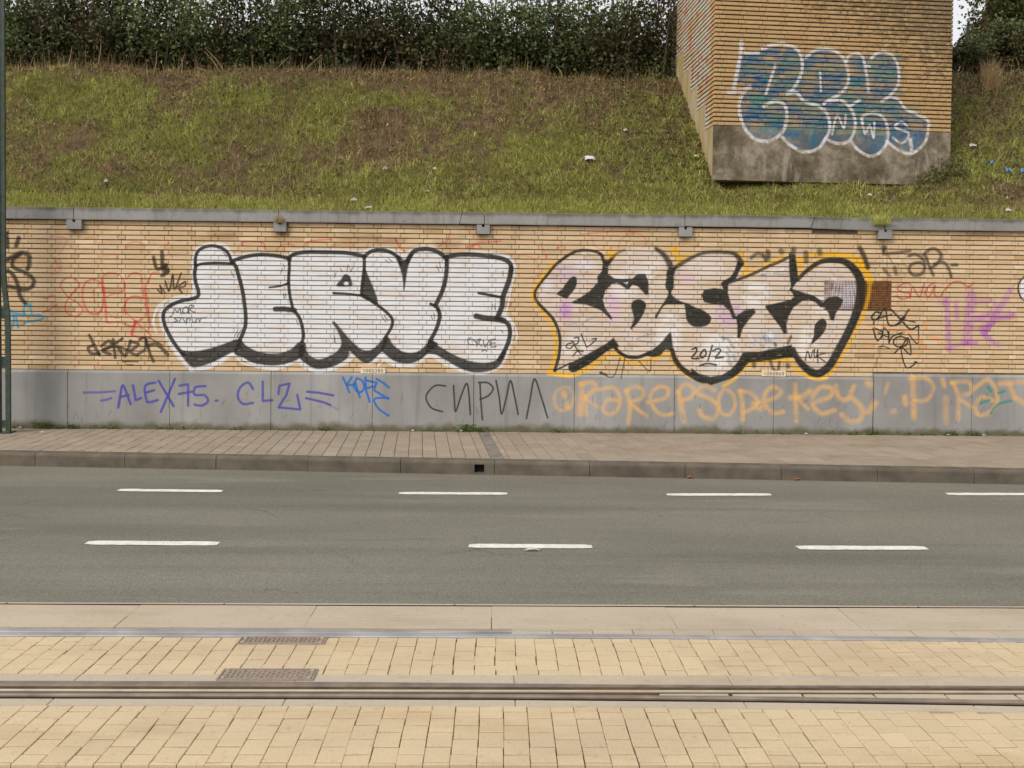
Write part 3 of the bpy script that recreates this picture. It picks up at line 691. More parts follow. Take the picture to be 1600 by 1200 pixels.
def concrete(t, lo, hi, warm=(.30, .26, .20)):
    n = t.noise(1.3, 6, t.stretch(1, 1, .6))
    c = t.ramp(n, (.3, lo), (.7, hi))
    c = t.mix(t.math('MULTIPLY', t.step(t.noise(5, 5), .5, .75), .35), c, warm)
    c = t.mix(.3, c, t.ramp(t.noise(240, 2), (.3, .7), (.7, 1.1)), 'MULTIPLY')
    # vertical run-off
    return t.mix(t.math('MULTIPLY', t.step(t.noise(4, 4, t.stretch(2.6, 1, .12)), .52, .72), .3), c, tuple(v * .55 for v in lo))

def m_base_slab():
    t = NT('base_concrete', .9)
    u, v, x = wall_coords(t)
    c = concrete(t, (.225, .225, .222), (.37, .372, .374), (.29, .27, .24))
    c = t.mix(.28, c, t.ramp(t.attr('tint'), (0, .72), (1, 1.1)), 'MULTIPLY')
    # damp soil splash and moss along the foot
    h = t.math('ADD', x[2], t.math('MULTIPLY', t.noise(5, 5), -.16))
    foot = t.step(t.math('MULTIPLY', h, -1), -.03, .06)
    c = t.mix(t.math('MULTIPLY', foot, .85), c, t.ramp(t.noise(14, 4), (.35, (.10, .075, .045)), (.65, (.09, .10, .03))))
    c, a = painted(t, c, WALL_IMG, u, v, t.math('SUBTRACT', 1.05, t.math('MULTIPLY', t.step(t.noise(60, 3), .5, .8), .35)))
    t.bump(t.noise(120, 4), .002, .6)
    return t.out(c)

def m_coping():
    t = NT('coping_concrete', .9)
    x = t.xyz()
    c = concrete(t, (.235, .235, .23), (.33, .33, .327), (.27, .255, .23))
    top = t.step(t.math('ADD', x[2], t.math('MULTIPLY', t.noise(9, 5, t.stretch(1, 1, .35)), .10)), 2.60, 2.665)
    c = t.mix(t.math('MULTIPLY', top, .8), c, (.085, .085, .06))
    drip = t.step(t.noise(6, 4, t.stretch(3, 1, .2)), .55, .7)
    c = t.mix(t.math('MULTIPLY', drip, .4), c, (.13, .125, .10))
    c = t.mix(t.math('MULTIPLY', t.step(t.noise(17, 5), .58, .7), .35), c, (.12, .125, .08))
    c = t.mix(.3, c, t.ramp(t.attr('tint'), (0, .5), (1, 1.15)), 'MULTIPLY')
    t.bump(t.noise(120, 4), .002, .6)
    return t.out(c)

def m_pier_brick():
    t = NT('pier_brick', .85)
    u, v, x, dep = pier_coords(t)
    base = brick_base(t, .78)
    base = t.mix(.45, base, (.50, .305, .10), 'MIX')
    base = t.mix(t.math('MULTIPLY', t.step(t.noise(40, 3), .4, .7), .25), base, (.33, .2, .07))
    # soot and lichen towards the upper east corner
    gx = t.math('ADD', t.math('MULTIPLY', u, .5), t.math('MULTIPLY', v, .65))
    soot = t.step(t.math('ADD', gx, t.math('MULTIPLY', t.noise(13, 6, t.stretch(1, 1, 1.6), .7), 1.5)), 1.55, 1.8)
    front = t.math('LESS_THAN', dep, .02)
    base = t.mix(t.math('MULTIPLY', t.math('MULTIPLY', soot, front), .6), base, (.055, .05, .035))
    worn = t.math('SUBTRACT', 1.1, t.math('MULTIPLY', t.step(t.noise(24, 4, t.stretch(.4, .4, 2)), .46, .66), .62))
    c, a = painted(t, base, PIER_IMG, u, v, worn)
    # pale overpaint and red splashes on the west flank
    pat = t.step(t.noise(3.2, 5, t.stretch(1, 1, 1.4)), .38, .50)
    flank = t.math('GREATER_THAN', dep, .16)
    c = t.mix(t.math('MULTIPLY', t.math('MULTIPLY', pat, flank), .85), c, (.50, .48, .41))
    red = t.step(t.noise(9, 4, t.stretch(1, 1.3, .8)), .57, .63)
    side = t.math('GREATER_THAN', dep, .004)
    c = t.mix(t.math('MULTIPLY', t.math('MULTIPLY', red, side), .85), c, (.58, .12, .07))
    t.bump(t.noise(200, 3), .002, .8)
    return t.out(c)

def m_pier_mortar():
    t = NT('pier_mortar', .95)
    u, v, x, dep = pier_coords(t)
    base = t.ramp(t.noise(30, 4), (.3, (.035, .026, .022)), (.7, (.09, .07, .05)))
    c, a = painted(t, base, PIER_IMG, u, v, None, .2)
    return t.out(c)

def m_pier_concrete():
    t = NT('pier_concrete', .92)
    u, v, x, dep = pier_coords(t)
    c = t.ramp(t.noise(2.6, 8, None, .72), (.36, (.07, .055, .035)), (.5, (.165, .135, .095)), (.64, (.33, .29, .23)))
    c = t.mix(t.math('MULTIPLY', t.step(t.noise(11, 5), .5, .7), .4), c, (.10, .085, .05))
    lime = t.step(t.noise(3.3, 6, t.stretch(2.2, 1, .5)), .56, .7)
    c = t.mix(t.math('MULTIPLY', lime, .55), c, (.42, .38, .33))
    # west flank: paler, with ochre patches; darker towards the rear
    fl = t.math('GREATER_THAN', dep, .015)
    oc = t.ramp(t.noise(3, 5, t.stretch(1, 2, .5)), (.35, (.46, .40, .29)), (.55, (.40, .31, .14)), (.75, (.34, .25, .08)))
    deep = t.step(dep, 1.7, 1.95)
    oc = t.mix(deep, oc, (.15, .15, .11))
    c = t.mix(t.math('MULTIPLY', fl, .9), c, oc)
    c, a = painted(t, c, PIER_IMG, u, v, t.math('SUBTRACT', 1.0, t.math('MULTIPLY', t.step(t.noise(18, 5), .42, .7), .75)))
    t.bump(t.noise(60, 5), .006, .8)
    return t.out(c)

def m_asphalt(name='asphalt', lo=(.138, .134, .108), hi=(.19, .184, .15), street=True):
    t = NT(name, .85, .3)
    c = t.ramp(t.noise(.9, 5, t.stretch(.35, 1.2, 1)), (.3, lo), (.7, hi))
    if street:
        x = t.xyz()
        # tyre-darkened wheel tracks, long streaks, small patches of newer tar
        tr = t.step(t.noise(1.0, 4, t.stretch(.10, 1.9, 1)), .47, .66)
        c = t.mix(t.math('MULTIPLY', tr, .42), c, tuple(v * .66 for v in lo))
        c = t.mix(t.math('MULTIPLY', t.step(t.noise(2.2, 5, t.stretch(.25, 1.6, 1)), .60, .70), .35), c, tuple(v * 1.25 for v in hi))
        st = t.step(t.noise(1.6, 2, t.stretch(.5, 9, 1)), .70, .76)
        c = t.mix(t.math('MULTIPLY', st, .45), c, tuple(v * .45 for v in lo))
        # grit and dust washed into the gutter
        ky = t.math('ADD', t.math('ADD', x[1], t.math('MULTIPLY', x[0], .0628)), 2.093)
        gut = t.step(t.math('ADD', ky, t.math('MULTIPLY', t.noise(3.5, 5, t.stretch(.6, 1, 1)), .42)), -.08, .24)
        c = t.mix(t.math('MULTIPLY', gut, .5), c, (.20, .175, .135))
        vo = t.n('ShaderNodeTexVoronoi', {'feature': 'DISTANCE_TO_EDGE'}, Scale=.55)
        wob = t.n('ShaderNodeTexNoise', None, Scale=3.0, Detail=4.0)
        t.t.links.new(t.pos(), wob.inputs['Vector'])
        av = t.n('ShaderNodeVectorMath', {'operation': 'MULTIPLY_ADD'})
        t.t.links.new(wob.outputs['Color'], av.inputs[0]); av.inputs[1].default_value = (.35, .35, 0); t.t.links.new(t.pos(), av.inputs[2])
        t.t.links.new(av.outputs[0], vo.inputs['Vector'])
        crk = t.math('MULTIPLY', t.math('LESS_THAN', vo.outputs['Distance'], .004), t.step(t.noise(.7, 2), .52, .6))
        c = t.mix(t.math('MULTIPLY', crk, .35), c, (.06, .057, .05))
    sp = t.noise(95, 3)
    c = t.mix(.5, c, t.ramp(sp, (.3, .45), (.5, 1.0), (.68, 1.6)), 'MULTIPLY')
    fl = t.n('ShaderNodeTexVoronoi', None, Scale=45.0)
    t.t.links.new(t.pos(), fl.inputs['Vector'])
    c = t.mix(t.math('MULTIPLY', t.math('LESS_THAN', fl.outputs['Distance'], .09), t.step(t.noise(2.5, 3), .46, .56)), c, (.46, .43, .37))
    t.bump(sp, .003, .8)
    return t.out(c)

def m_marking():
    t = NT('road_paint', .7, .3)
    c = t.ramp(t.noise(14, 5), (.3, (.60, .585, .55)), (.6, (.76, .745, .71)))
    x = t.xyz()
    wear = t.math('MULTIPLY', t.step(t.math('ADD', t.noise(70, 4), t.math('MULTIPLY', t.noise(5, 2), .35)), .78, .86), .7)
    c = t.mix(wear, c, (.17, .165, .145))
    return t.out(c)

def m_paver(name, lo, mid, hi, joint=False):
    t = NT(name, .88, .3)
    c = t.ramp(t.attr('tint'), (0, lo), (.5, mid), (1, hi))
    c = t.mix(t.math('MULTIPLY', t.step(t.noise(1.3, 6, t.stretch(.7, 1.4, 1), .65), .45, .68), .5), c, tuple(v * k for v, k in zip(mid, (.76, .75, .78))))
    c = t.mix(t.math('MULTIPLY', t.step(t.noise(34, 4), .60, .72), .4), c, tuple(v * .55 for v in mid))
    c = t.mix(t.math('MULTIPLY', t.step(t.noise(2.6, 6, t.stretch(.35, 1.5, 1), .7), .50, .72), .45), c, tuple(v * k for v, k in zip(mid, (.74, .66, .52))))
    c = t.mix(.28, c, t.ramp(t.noise(180, 3), (.3, .65), (.7, 1.2)), 'MULTIPLY')
    t.bump(t.noise(150, 3), .0015, .5)
    return t.out(c)

def flat(name, col, rough=.85, var=.25, scale=20, metal=0.0, spec=.3):
    t = NT(name, rough, spec)
    c = t.mix(1.0, col, t.ramp(t.noise(scale, 5), (.3, 1 - var), (.7, 1 + var)), 'MULTIPLY')
    t.b.inputs['Metallic'].default_value = metal
    t.bump(t.noise(scale * 6, 3), .001, .5)
    return t.out(c)

def m_steel(name, col, rust, amt, rough=.32):
    t = NT(name, rough, .5)
    t.b.inputs['Metallic'].default_value = .75
    s = t.step(t.noise(6, 5, t.stretch(.25, 3, 1)), .5 - amt * .3, .72 - amt * .3)
    c = t.mix(s, col, rust)
    t.put(t.b.inputs['Metallic'], t.math('SUBTRACT', .72, t.math('MULTIPLY', s, .7)))
    t.put(t.b.inputs['Roughness'], t.math('ADD', rough, t.math('MULTIPLY', s, .4)))
    return t.out(c)

def m_leaf(name, stops, rough=.55, trans=.12):
    t = NT(name, rough, .35)
    c = t.ramp(t.attr('tint'), *stops)
    c = t.mix(t.math('MULTIPLY', t.step(t.noise(1.6, 4), .42, .66), .3), c, stops[0][1])
    t.b.inputs['Transmission Weight'].default_value = 0.0
    t.put(t.b.inputs['Base Color'], c)
    tr = t.n('ShaderNodeBsdfTranslucent')
    t.t.links.new(c, tr.inputs['Color'])
    mx = t.n('ShaderNodeMixShader')
    mx.inputs[0].default_value = trans
    t.t.links.new(t.b.outputs[0], mx.inputs[1]); t.t.links.new(tr.outputs[0], mx.inputs[2])
    t.t.links.new(mx.outputs[0], t.t.nodes['Material Output'].inputs['Surface'])
    return t.m

def m_soil():
    t = NT('soil', .97, .15)
    g = t.attr('tint')
    n = t.noise(7, 6)
    brown = t.ramp(n, (.3, (.045, .032, .018)), (.7, (.15, .105, .058)))
    green = t.ramp(t.noise(16, 4), (.3, (.05, .052, .014)), (.7, (.15, .15, .04)))
    t.bump(t.noise(22, 6), .03, .8)
    return t.out(t.mix(g, brown, green))

M = dict(brick=m_wall_brick(), mortar=m_wall_mortar(), slab=m_base_slab(), coping=m_coping(), pbrick=m_pier_brick(), pmortar=m_pier_mortar(), pconc=m_pier_concrete(),
         asphalt=m_asphalt(), asphalt2=m_asphalt('old_asphalt', (.05, .043, .033), (.10, .085, .065), False), mark=m_marking(),
         sidepaver=m_paver('footway_paver', (.27, .225, .175), (.315, .265, .205), (.355, .30, .235)),
         trampaver=m_paver('tram_paver', (.45, .36, .235), (.56, .45, .295), (.63, .515, .345)), greypaver=m_paver('far_tram_paver', (.40, .34, .26), (.46, .395, .305), (.51, .44, .34)),
         joint=flat('joint_sand', (.19, .14, .085), .95, .6, 3), sidejoint=flat('footway_joint', (.215, .178, .135), .95, .3, 40),
         kerb=flat('kerb_concrete', (.115, .10, .078), .9, .3, 5), kerbtop=flat('kerb_top', (.36, .315, .245), .9, .2, 9), channel=flat('drain_concrete', (.20, .175, .155), .9, .3, 7), dark=flat('shade_black', (.008, .007, .006), .95, .2, 9),  # last one: near-black colour standing in for shade in hole and gap
         rail=flat('rail_steel', (.33, .325, .33), .55, .25, 5, .25), railb=flat('brown_rail', (.235, .19, .15), .6, .3, 6, .25), railrust=flat('rail_rust', (.095, .05, .018), .85, .4, 12), steelplate=flat('plate_steel', (.36, .29, .245), .5, .2, 60, .35), worn=flat('worn_rail', (.19, .16, .135), .65, .25, 10, .1), lip=flat('polished_lip', (.40, .375, .315), .5, .15, 10, .2),
         green=flat('green_paint', (.042, .060, .048), .55, .35, 14), rust=flat('rusty_iron', (.20, .085, .035), .9, .5, 30), plaque=flat('cream_enamel', (.72, .62, .48), .5, .12, 30), print=flat('dark_print', (.16, .12, .1), .7, .2, 30),
         soil=m_soil(), bark=flat('bark', (.075, .055, .038), .95, .4, 14), twig=flat('dry_twig', (.24, .175, .10), .95, .3, 14),
         grass=m_leaf('grass', ((0, (.20, .135, .07)), (.38, (.66, .50, .26)), (.44, (.25, .24, .065)), (.75, (.41, .445, .105)), (1, (.65, .63, .21))), .6, .25),
         weed=m_leaf('weed_leaf', ((0, (.11, .085, .04)), (.5, (.13, .14, .045)), (1, (.20, .22, .085))), .6, .2),
         hedge=m_leaf('hedge_leaf', ((0, (.10, .07, .032)), (.2, (.08, .07, .03)), (.45, (.072, .088, .03)), (.8, (.10, .145, .048)), (1, (.20, .235, .10))), .6, .15),
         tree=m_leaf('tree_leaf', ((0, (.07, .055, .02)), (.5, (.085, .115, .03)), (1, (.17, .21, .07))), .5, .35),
         plastic=flat('white_plastic', (.43, .435, .44), .6, .3, 30), bag=flat('bag_plastic', (.58, .59, .62), .5, .25, 30), yellowp=flat('yellow_wrapper', (.62, .52, .20), .5, .15, 20), bluep=flat('blue_plastic', (.07, .22, .46), .4, .2, 20), paper=flat('crumpled_paper', (.40, .375, .32), .8, .15, 20),
         roof=flat('red_roof', (.075, .032, .022), .85, .3, 6), render=flat('house_render', (.42, .37, .31), .9, .15, 3), glass=flat('window_glass', (.05, .06, .07), .1, .1, 3), deadleaf=flat('dead_leaf', (.26, .11, .03), .8, .3, 30))
def m_grille():
    t = NT('painted_grille', .85)
    u, v, x = wall_coords(t)
    base = t.ramp(t.noise(24, 5), (.3, (.12, .05, .022)), (.7, (.27, .125, .05)))
    c, a = painted(t, base, WALL_IMG, u, v, None, .9)
    return t.out(c)
M['grille'] = m_grille()

# ------------------------------------------------------------------ ground, road, footway
def kerb_y(x):
    """line of the kerb's street edge"""
    x = np.clip(x, -12, 14)
    return -2.093 - .0628 * x

ROAD_Z, TRAM_Y = -0.13, -5.875
ground = MB().add([(-300, -300, -.5), (300, -300, -.5), (300, 300, -.5), (-300, 300, -.5)], [(0, 1, 2, 3)]).build('ground', M['soil'])
tag(ground, 'bare soil ground sheet under the whole place', kind='structure')
xs = list(np.linspace(-30, 30, 61))
mb = MB()
for i in range(60):
    a, b = xs[i], xs[i + 1]
    mb.add([(a, TRAM_Y, ROAD_Z), (b, TRAM_Y, ROAD_Z), (b, kerb_y(b) + .05, ROAD_Z), (a, kerb_y(a) + .05, ROAD_Z)], [(0, 1, 2, 3)])
road = mb.build('road', M['asphalt'], loc=(0, -4, ROAD_Z))
tag(road, 'grey asphalt carriageway between kerb and tram paving', kind='structure')
s2 = MB().add([(-30, -40, ROAD_Z - .012), (30, -40, ROAD_Z - .012), (30, -7.553, ROAD_Z - .012), (-30, -7.553, ROAD_Z - .012)], [(0, 1, 2, 3)]).build('asphalt_strip', M['asphalt2'])
tag(s2, 'dark worn asphalt at the near edge of the tram paving', kind='structure')

def strip(p, q, wd, z, seed, steps=14):
    """a painted dash with slightly ragged ends and edges"""
    r = np.random.default_rng(seed)
    p, q = np.array(p), np.array(q)
    mb = MB()
    top, bot = [], []
    for k in range(steps + 1):
        c = p + (q - p) * k / steps
        wv = wd * (1 if 0 < k < steps else .72)
        top.append((c[0], c[1] + wv / 2 + r.normal(0, .0025), z)); bot.append((c[0] + r.normal(0, .004), c[1] - wv / 2 + r.normal(0, .0025), z))
    n = steps + 1
    return mb.add(top + bot, [(n + k, n + k + 1, k + 1, k) for k in range(steps)])

for k, (p, q, wd) in enumerate((((185, 766), (347, 768), .10), ((623, 771), (793, 771.8), .10), ((1042, 773.3), (1205, 773.2), .10), ((1480, 772.3), (1640, 772.8), .10),
                                ((135, 848.5), (342, 850), .10), ((733, 853.5), (925, 854.5), .10), ((1245, 856.3), (1448, 857), .10))):
    a, b = at_z(*p, ROAD_Z), at_z(*q, ROAD_Z)
    strip(a[:2], b[:2], wd, ROAD_Z + .004, k).build('lane_dash', M['mark'], road)
for k, (p, q) in enumerate((((-5.8, -2.90), (-4.75, -2.91)), ((5.6, -2.85), (6.7, -2.85)), ((4.55, -4.68), (5.4, -4.68)), ((-5.2, -4.62), (-4.4, -4.63)))):
    strip(p, q, .10, ROAD_Z + .004, 40 + k).build('lane_dash', M['mark'], road)

def paver(mb, x0, x1, y0, y1, z, h=.03, bev=.004, tint=.5, fn=None, dz=(0, 0, 0, 0)):
    v = [(x0, y0, z - h), (x1, y0, z - h), (x1, y1, z - h), (x0, y1, z - h), (x0, y0, z - bev), (x1, y0, z - bev), (x1, y1, z - bev), (x0, y1, z - bev),
         (x0 + bev, y0 + bev, z + dz[0]), (x1 - bev, y0 + bev, z + dz[1]), (x1 - bev, y1 - bev, z + dz[2]), (x0 + bev, y1 - bev, z + dz[3])]
    if fn: v = [fn(*p) for p in v]
    f = [(8, 9, 10, 11), (4, 5, 9, 8), (5, 6, 10, 9), (6, 7, 11, 10), (7, 4, 8, 11), (0, 1, 5, 4), (1, 2, 6, 5), (2, 3, 7, 6), (3, 0, 4, 7)]
    mb.add(v, f, tint)

def in_view(p, m=0):
    q = (np.array(p, float) - CAM) @ RN
    if q[2] > -.1: return False
    x, y = 800 - F_PX * q[0] / q[2], PP_Y + F_PX * q[1] / q[2]
    return -m < x < 1600 + m and -m < y < 1200 + m

def lay(items, name, mat, parent, limit=300, stuff_name=None, rest=None):
    """items: (centre, make(mb)); the nearest `limit` in view become parts, the rest one joined part"""
    vis = [k for k, it in enumerate(items) if in_view(it[0], -2)]
    vis.sort(key=lambda k: float(np.sum((np.array(items[k][0]) - CAM) ** 2)) - it_bonus(items[k]))
    own = set(vis[:limit])
    keep = rest is not None
    if not keep: rest = MB()
    for k, it in enumerate(items):
        if k in own:
            mb = MB(); it[1](mb); mb.build(name, mat, parent)
        else:
            it[1](rest)
    if rest.v and not keep:
        o = rest.build(stuff_name or name, mat, parent)
        o['kind'] = 'stuff'

def it_bonus(it):
    return it[2] if len(it) > 2 else 0.0

# footway
fw = MB()
for i in range(60):
    a, b = xs[i], xs[i + 1]
    fw.add([(a, kerb_y(a) + .15, -.012), (b, kerb_y(b) + .15, -.012), (b, .1, -.012), (a, .1, -.012)], [(0, 1, 2, 3)])
footway = fw.build('pavement', M['sidejoint'], loc=(0, -1, -.012))
tag(footway, 'narrow footway of pinkish beige pavers below the wall', kind='structure')
PWX, PWY, SH = .142, .205, -.085
items = []
ch0, ch1 = -.185, -.062           # drain channel in sheared coordinates
for i in range(-64, 66):
    x0 = i * PWX
    x1 = x0 + PWX - .005
    segs = [(x0, x1)]
    if x1 > ch0 - .002 and x0 < ch1 + .002:
        segs = []
        if x0 < ch0 - .02: segs.append((x0, ch0 - .004))
        if x1 > ch1 + .02: segs.append((ch1 + .004, x1))
    off = (i % 2) * PWY / 2
    for j in range(13):
        y1 = -.03 - j * PWY + off
        y0 = y1 - PWY + .005
        y1 = min(y1, -.03)
        for (a, b) in segs:
            xm = (a + b) / 2 + SH * (y0 + y1) / 2
            lim = float(kerb_y(xm)) + .175
            if y1 < lim + .03: continue
            yy = max(y0, lim)
            t = float(np.clip(rng.normal(.5, .2), 0, 1))
            d = rng.normal(0, .0012, 4)
            items.append(((xm, (yy + y1) / 2, 0), (lambda mb, a=a, b=b, yy=yy, y1=y1, t=t, d=d: paver(mb, a, b, yy, y1, 0, .03, .003, t, lambda x, y, z: (x + SH * y, y, z), d))))
lay(items, 'paver', M['sidepaver'], footway)
mb = MB()
for j in range(4):
    ya, yb = -.03 - j * .475, -.03 - (j + 1) * .475 + .006
    mb.add([(ch0 + SH * yb, yb, .0), (ch1 + SH * yb, yb, .0), (ch1 + SH * ya, ya, .0), (ch0 + SH * ya, ya, .0), (ch0 + SH * yb, yb, -.05), (ch1 + SH * yb, yb, -.05), (ch1 + SH * ya, ya, -.05), (ch0 + SH * ya, ya, -.05)],
           [(0, 1, 2, 3), (0, 4, 5, 1), (1, 5, 6, 2), (2, 6, 7, 3), (3, 7, 4, 0)])
mb.build('drain_channel', M['channel'], footway)

# kerb
kerb = thing('kerb', (0, -2.1, ROAD_Z), 'long dark stained concrete kerb edging the footway', 'kerb')
js = [-4.512 - .905 * k for k in range(14, 0, -1)] + [-4.512, -3.612, -2.707, -1.802, -.896, .010, .924, 1.831, 2.736, 3.633, 4.527] + [4.527 + .905 * k for k in range(1, 14)]
hx0, hx1 = at_z(742, 735, ROAD_Z)[0], at_z(757, 735, ROAD_Z)[0]
for k in range(len(js) - 1):
    a, b = js[k] + .0025, js[k + 1] - .0025
    d = rng.normal(0, .003)
    prof = [(0.004, ROAD_Z - .1), (0.0, -.028), (.006, -.012), (.022, 0.0), (.155, 0.0), (.155, ROAD_Z - .1)]
    def bend(x, y, z): return (x, float(kerb_y(x)) + y + d, z)
    mb = MB()
    if a < hx0 and b > hx1:
        mb.prism_x(prof, [a, hx0], bend); mb.prism_x(prof, [hx1, b], bend)
        mb.prism_x([(.002, -.034), (0.0, -.026), (.006, -.012), (.022, 0.0), (.155, 0.0), (.155, -.034)], [hx0, hx1], bend)
        mb.prism_x([(.004, ROAD_Z - .1), (.002, -.112), (.155, -.112), (.155, ROAD_Z - .1)], [hx0, hx1], bend)
        mb.prism_x([(.12, -.112), (.12, -.034), (.155, -.034), (.155, -.112)], [hx0, hx1], bend)
        o = mb.build('kerb_stone', M['kerb'], kerb)
        h = MB(); h.prism_x([(.05, -.112), (.05, -.034), (.119, -.034), (.119, -.112)], [hx0 + .002, hx1 - .002], bend)  # black block set inside the hole in place of its shade
        h.build('outlet', M['dark'], kerb)['label'] = 'square drain outlet in the kerb face, its inner shade painted black'
    else:
        mb.prism_x(prof, [a, (a + b) / 2, b], bend)
        o = mb.build('kerb_stone', M['kerb'], kerb)
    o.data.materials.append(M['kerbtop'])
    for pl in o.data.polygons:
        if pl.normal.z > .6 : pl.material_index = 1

# ------------------------------------------------------------------ tramway paving and rails
tram = MB().add([(-30, -7.553, ROAD_Z - .012), (30, -7.553, ROAD_Z - .012), (30, TRAM_Y, ROAD_Z - .012), (-30, TRAM_Y, ROAD_Z - .012)], [(0, 1, 2, 3)]).build('tramway', M['joint'])
tag(tram, 'sandy bed of the tram track paving', kind='structure')
def rail_b(x):   # street edge of the diverging near rail
    return -6.972 - .0012 * (x + 2.5) - .0040 * max(x + .6, 0) ** 2 * 1.6
def rail_f(x):   # diverging far rail, near edge
    return -6.349 - (.0055 * max(x, 0) ** 2 if x > 0 else 0)
pl1 = at_z(442, 1001, ROAD_Z); pl2 = at_z(418, 1056, ROAD_Z)
PLATES = ((pl1[0] - .205, pl1[0] + .205, -6.445, -6.353), (pl2[0] - .205, pl2[0] + .205, -6.852, -6.735))
items = []
def zone(y_hi, y_lo, pw, ph, phase, gapx, gapy, far=None, near=None, tone=.5, sag=.004, lim=9):
    n = int(lim / pw)
    for i in range(-n, n):
        x0 = i * pw + phase
        gx = gapx * (.55 + .9 * vnoise(x0 * 1.3, y_hi * 3, 3))
        x1 = x0 + pw - float(gx)
        off = (i % 2) * ph / 2
        j = 0
        while True:
            y1 = y_hi - j * ph + off; y0 = y1 - ph + gapy; j += 1
            hi = far(x0) if far else y_hi
            lo = near(x0) if near else y_lo
            y1 = min(y1, hi); y0 = max(y0, lo)
            if y1 <= lo + .01: break
            if y1 - y0 < .008: continue
            t = float(np.clip(rng.normal(tone, .07), 0, 1))
            d = rng.normal(0, .0006, 4)
            zz = ROAD_Z + float(rng.normal(0, .0006))
            jx = float(rng.normal(0, .0007)) + .006 * (float(vnoise(x0 * 2.1, (y0 + y1) * 4.0, 8)) - .5)
            items.append(((.5 * (x0 + x1), .5 * (y0 + y1), ROAD_Z), (lambda mb, x0=x0 + jx, x1=x1 + jx, y0=y0, y1=y1, zz=zz, t=t, d=d: paver(mb, x0, x1, y0, y1, zz, .02, .0018, t, None, d))))
zone(-6.30, -6.782, .0935, .108, .02, .0033, .0072, far=lambda x: rail_f(x) - .004)
TR1, TR2 = MB(), MB()
lay(items, 'paver', M['trampaver'], tram, 150, rest=TR1)
items = []
zone(-7.03, -7.546, .0945, .112, .05, .0033, .0072, far=lambda x: min(-7.09, rail_b(x) - .115))
lay(items, 'paver', M['trampaver'], tram, 150, rest=TR1)
items = []
zone(-5.892, -6.22, .931, .328, .0, .0011, .001, tone=.45)
def apron(y1f, y0f):
    for i in range(-10, 10):
        x0, x1 = i * .93 + .1, i * .93 + 1.028
        items.append(((.5 * (x0 + x1), y1f(x0), ROAD_Z), (lambda mb, x0=x0, x1=x1, t=float(rng.normal(.5, .06)): paver(mb, x0, x1, 0, 1, ROAD_Z, .02, .003, t, lambda x, y, z: (x, y0f(x) + (y1f(x) - y0f(x)) * y, z)))))
apron(lambda x: -6.785, lambda x: -6.858 - .032 * float(np.clip((x + .8) / 1.6, 0, 1)))
apron(lambda x: min(-7.022, rail_b(x) - .055), lambda x: min(-7.088, rail_b(x) - .113))
lay(items, 'paver', M['greypaver'], tram, 0, rest=TR2)
items = []
zone(-6.226, -6.30, .2, .3, .1, .004, .003, near=lambda x: rail_f(x) + .05 if x > .05 else -6.2, lim=7)
zone(-6.968, -7.03, .3, .3, .1, .012, .003, near=lambda x: rail_b(x) + .004 if x > -.2 else -6.9, lim=7)
lay(items, 'paver', M['greypaver'], tram, 0, rest=TR2)
for q_, m_ in ((TR1, 'trampaver'), (TR2, 'greypaver')):
    q_.build('paving', M[m_], tram)['kind'] = 'stuff'
# low border course along the asphalt
mb = MB()
x = -20.0
while x < 20:
    L_ = 1.1 + .2 * random.random()
    mb.add([(x, TRAM_Y - .017, ROAD_Z + .005), (x + L_ - .008, TRAM_Y - .017, ROAD_Z + .005), (x + L_ - .008, TRAM_Y + .004, ROAD_Z + .005), (x, TRAM_Y + .004, ROAD_Z + .005)], [(0, 1, 2, 3)], .5)
    x += L_
mb.build('edge_strip', M['greypaver'], tram)

def rail(name, label, parts, xs_, group='tram rails set in the paving'):
    r = thing(name, (0, parts[0][3](0.0), ROAD_Z - .05), label, 'tram rail', group)
    for (pn, prof, mat, line) in parts:
        tp = (lambda x: 1 - .97 * float(np.clip((x + .9) / 1.45, 0, 1))) if pn == 'guard_bar' else (lambda x: 1 - .72 * float(np.clip((x + .8) / 1.6, 0, 1))) if 'rusty' in label and pn == 'rail_head' else (lambda x: 1.0)
        MB().prism_x(prof, xs_, lambda x, y, z: (x, line(x) + y * tp(x), ROAD_Z + z)).build(pn, mat, r)
    return r
XS = list(np.linspace(-14, 14, 57))
fl = lambda w_, top, bot=-.06: [(0, bot), (0, top - .004), (.004, top), (w_ - .004, top), (w_, top - .004), (w_, bot)]
rail('tram_rail', 'bluish steel rail farthest from the brick paving foreground, beside the asphalt', [('rail_head', fl(.046, .006), M['rail'], rail_f)], XS)
rail('guard_rail', 'flat grey guard rail tapering out beside the far tram rail', [('guard_bar', fl(.05, .003), M['rail'], lambda x: -6.292 + .05 * float(np.clip((x + .5) / 1.3, 0, 1)))], [x for x in XS if x < .6])
st = lambda y: (lambda x: y + .0006 * x)
r1 = rail('tram_rail', 'grooved tram rail with rusty flangeway crossing the near paving', [('rail_head', fl(.044, .004), M['worn'], st(-6.905)), ('groove', fl(.029, -.001), M['railrust'], st(-6.935)), ('lip', fl(.012, .002), M['lip'], st(-6.947)), ('web', fl(.02, -.004), M['railrust'], st(-6.968))], XS)
rail('tram_rail', 'rail splitting away from the grooved rail towards the right-hand side', [('rail_head', fl(.022, .004), M['railb'], lambda x: rail_b(x) - .026), ('gap_shade', fl(.016, -.004), M['dark'], lambda x: rail_b(x) - .044)], XS)  # near-black strip stands in for shade in the gap beside this rail

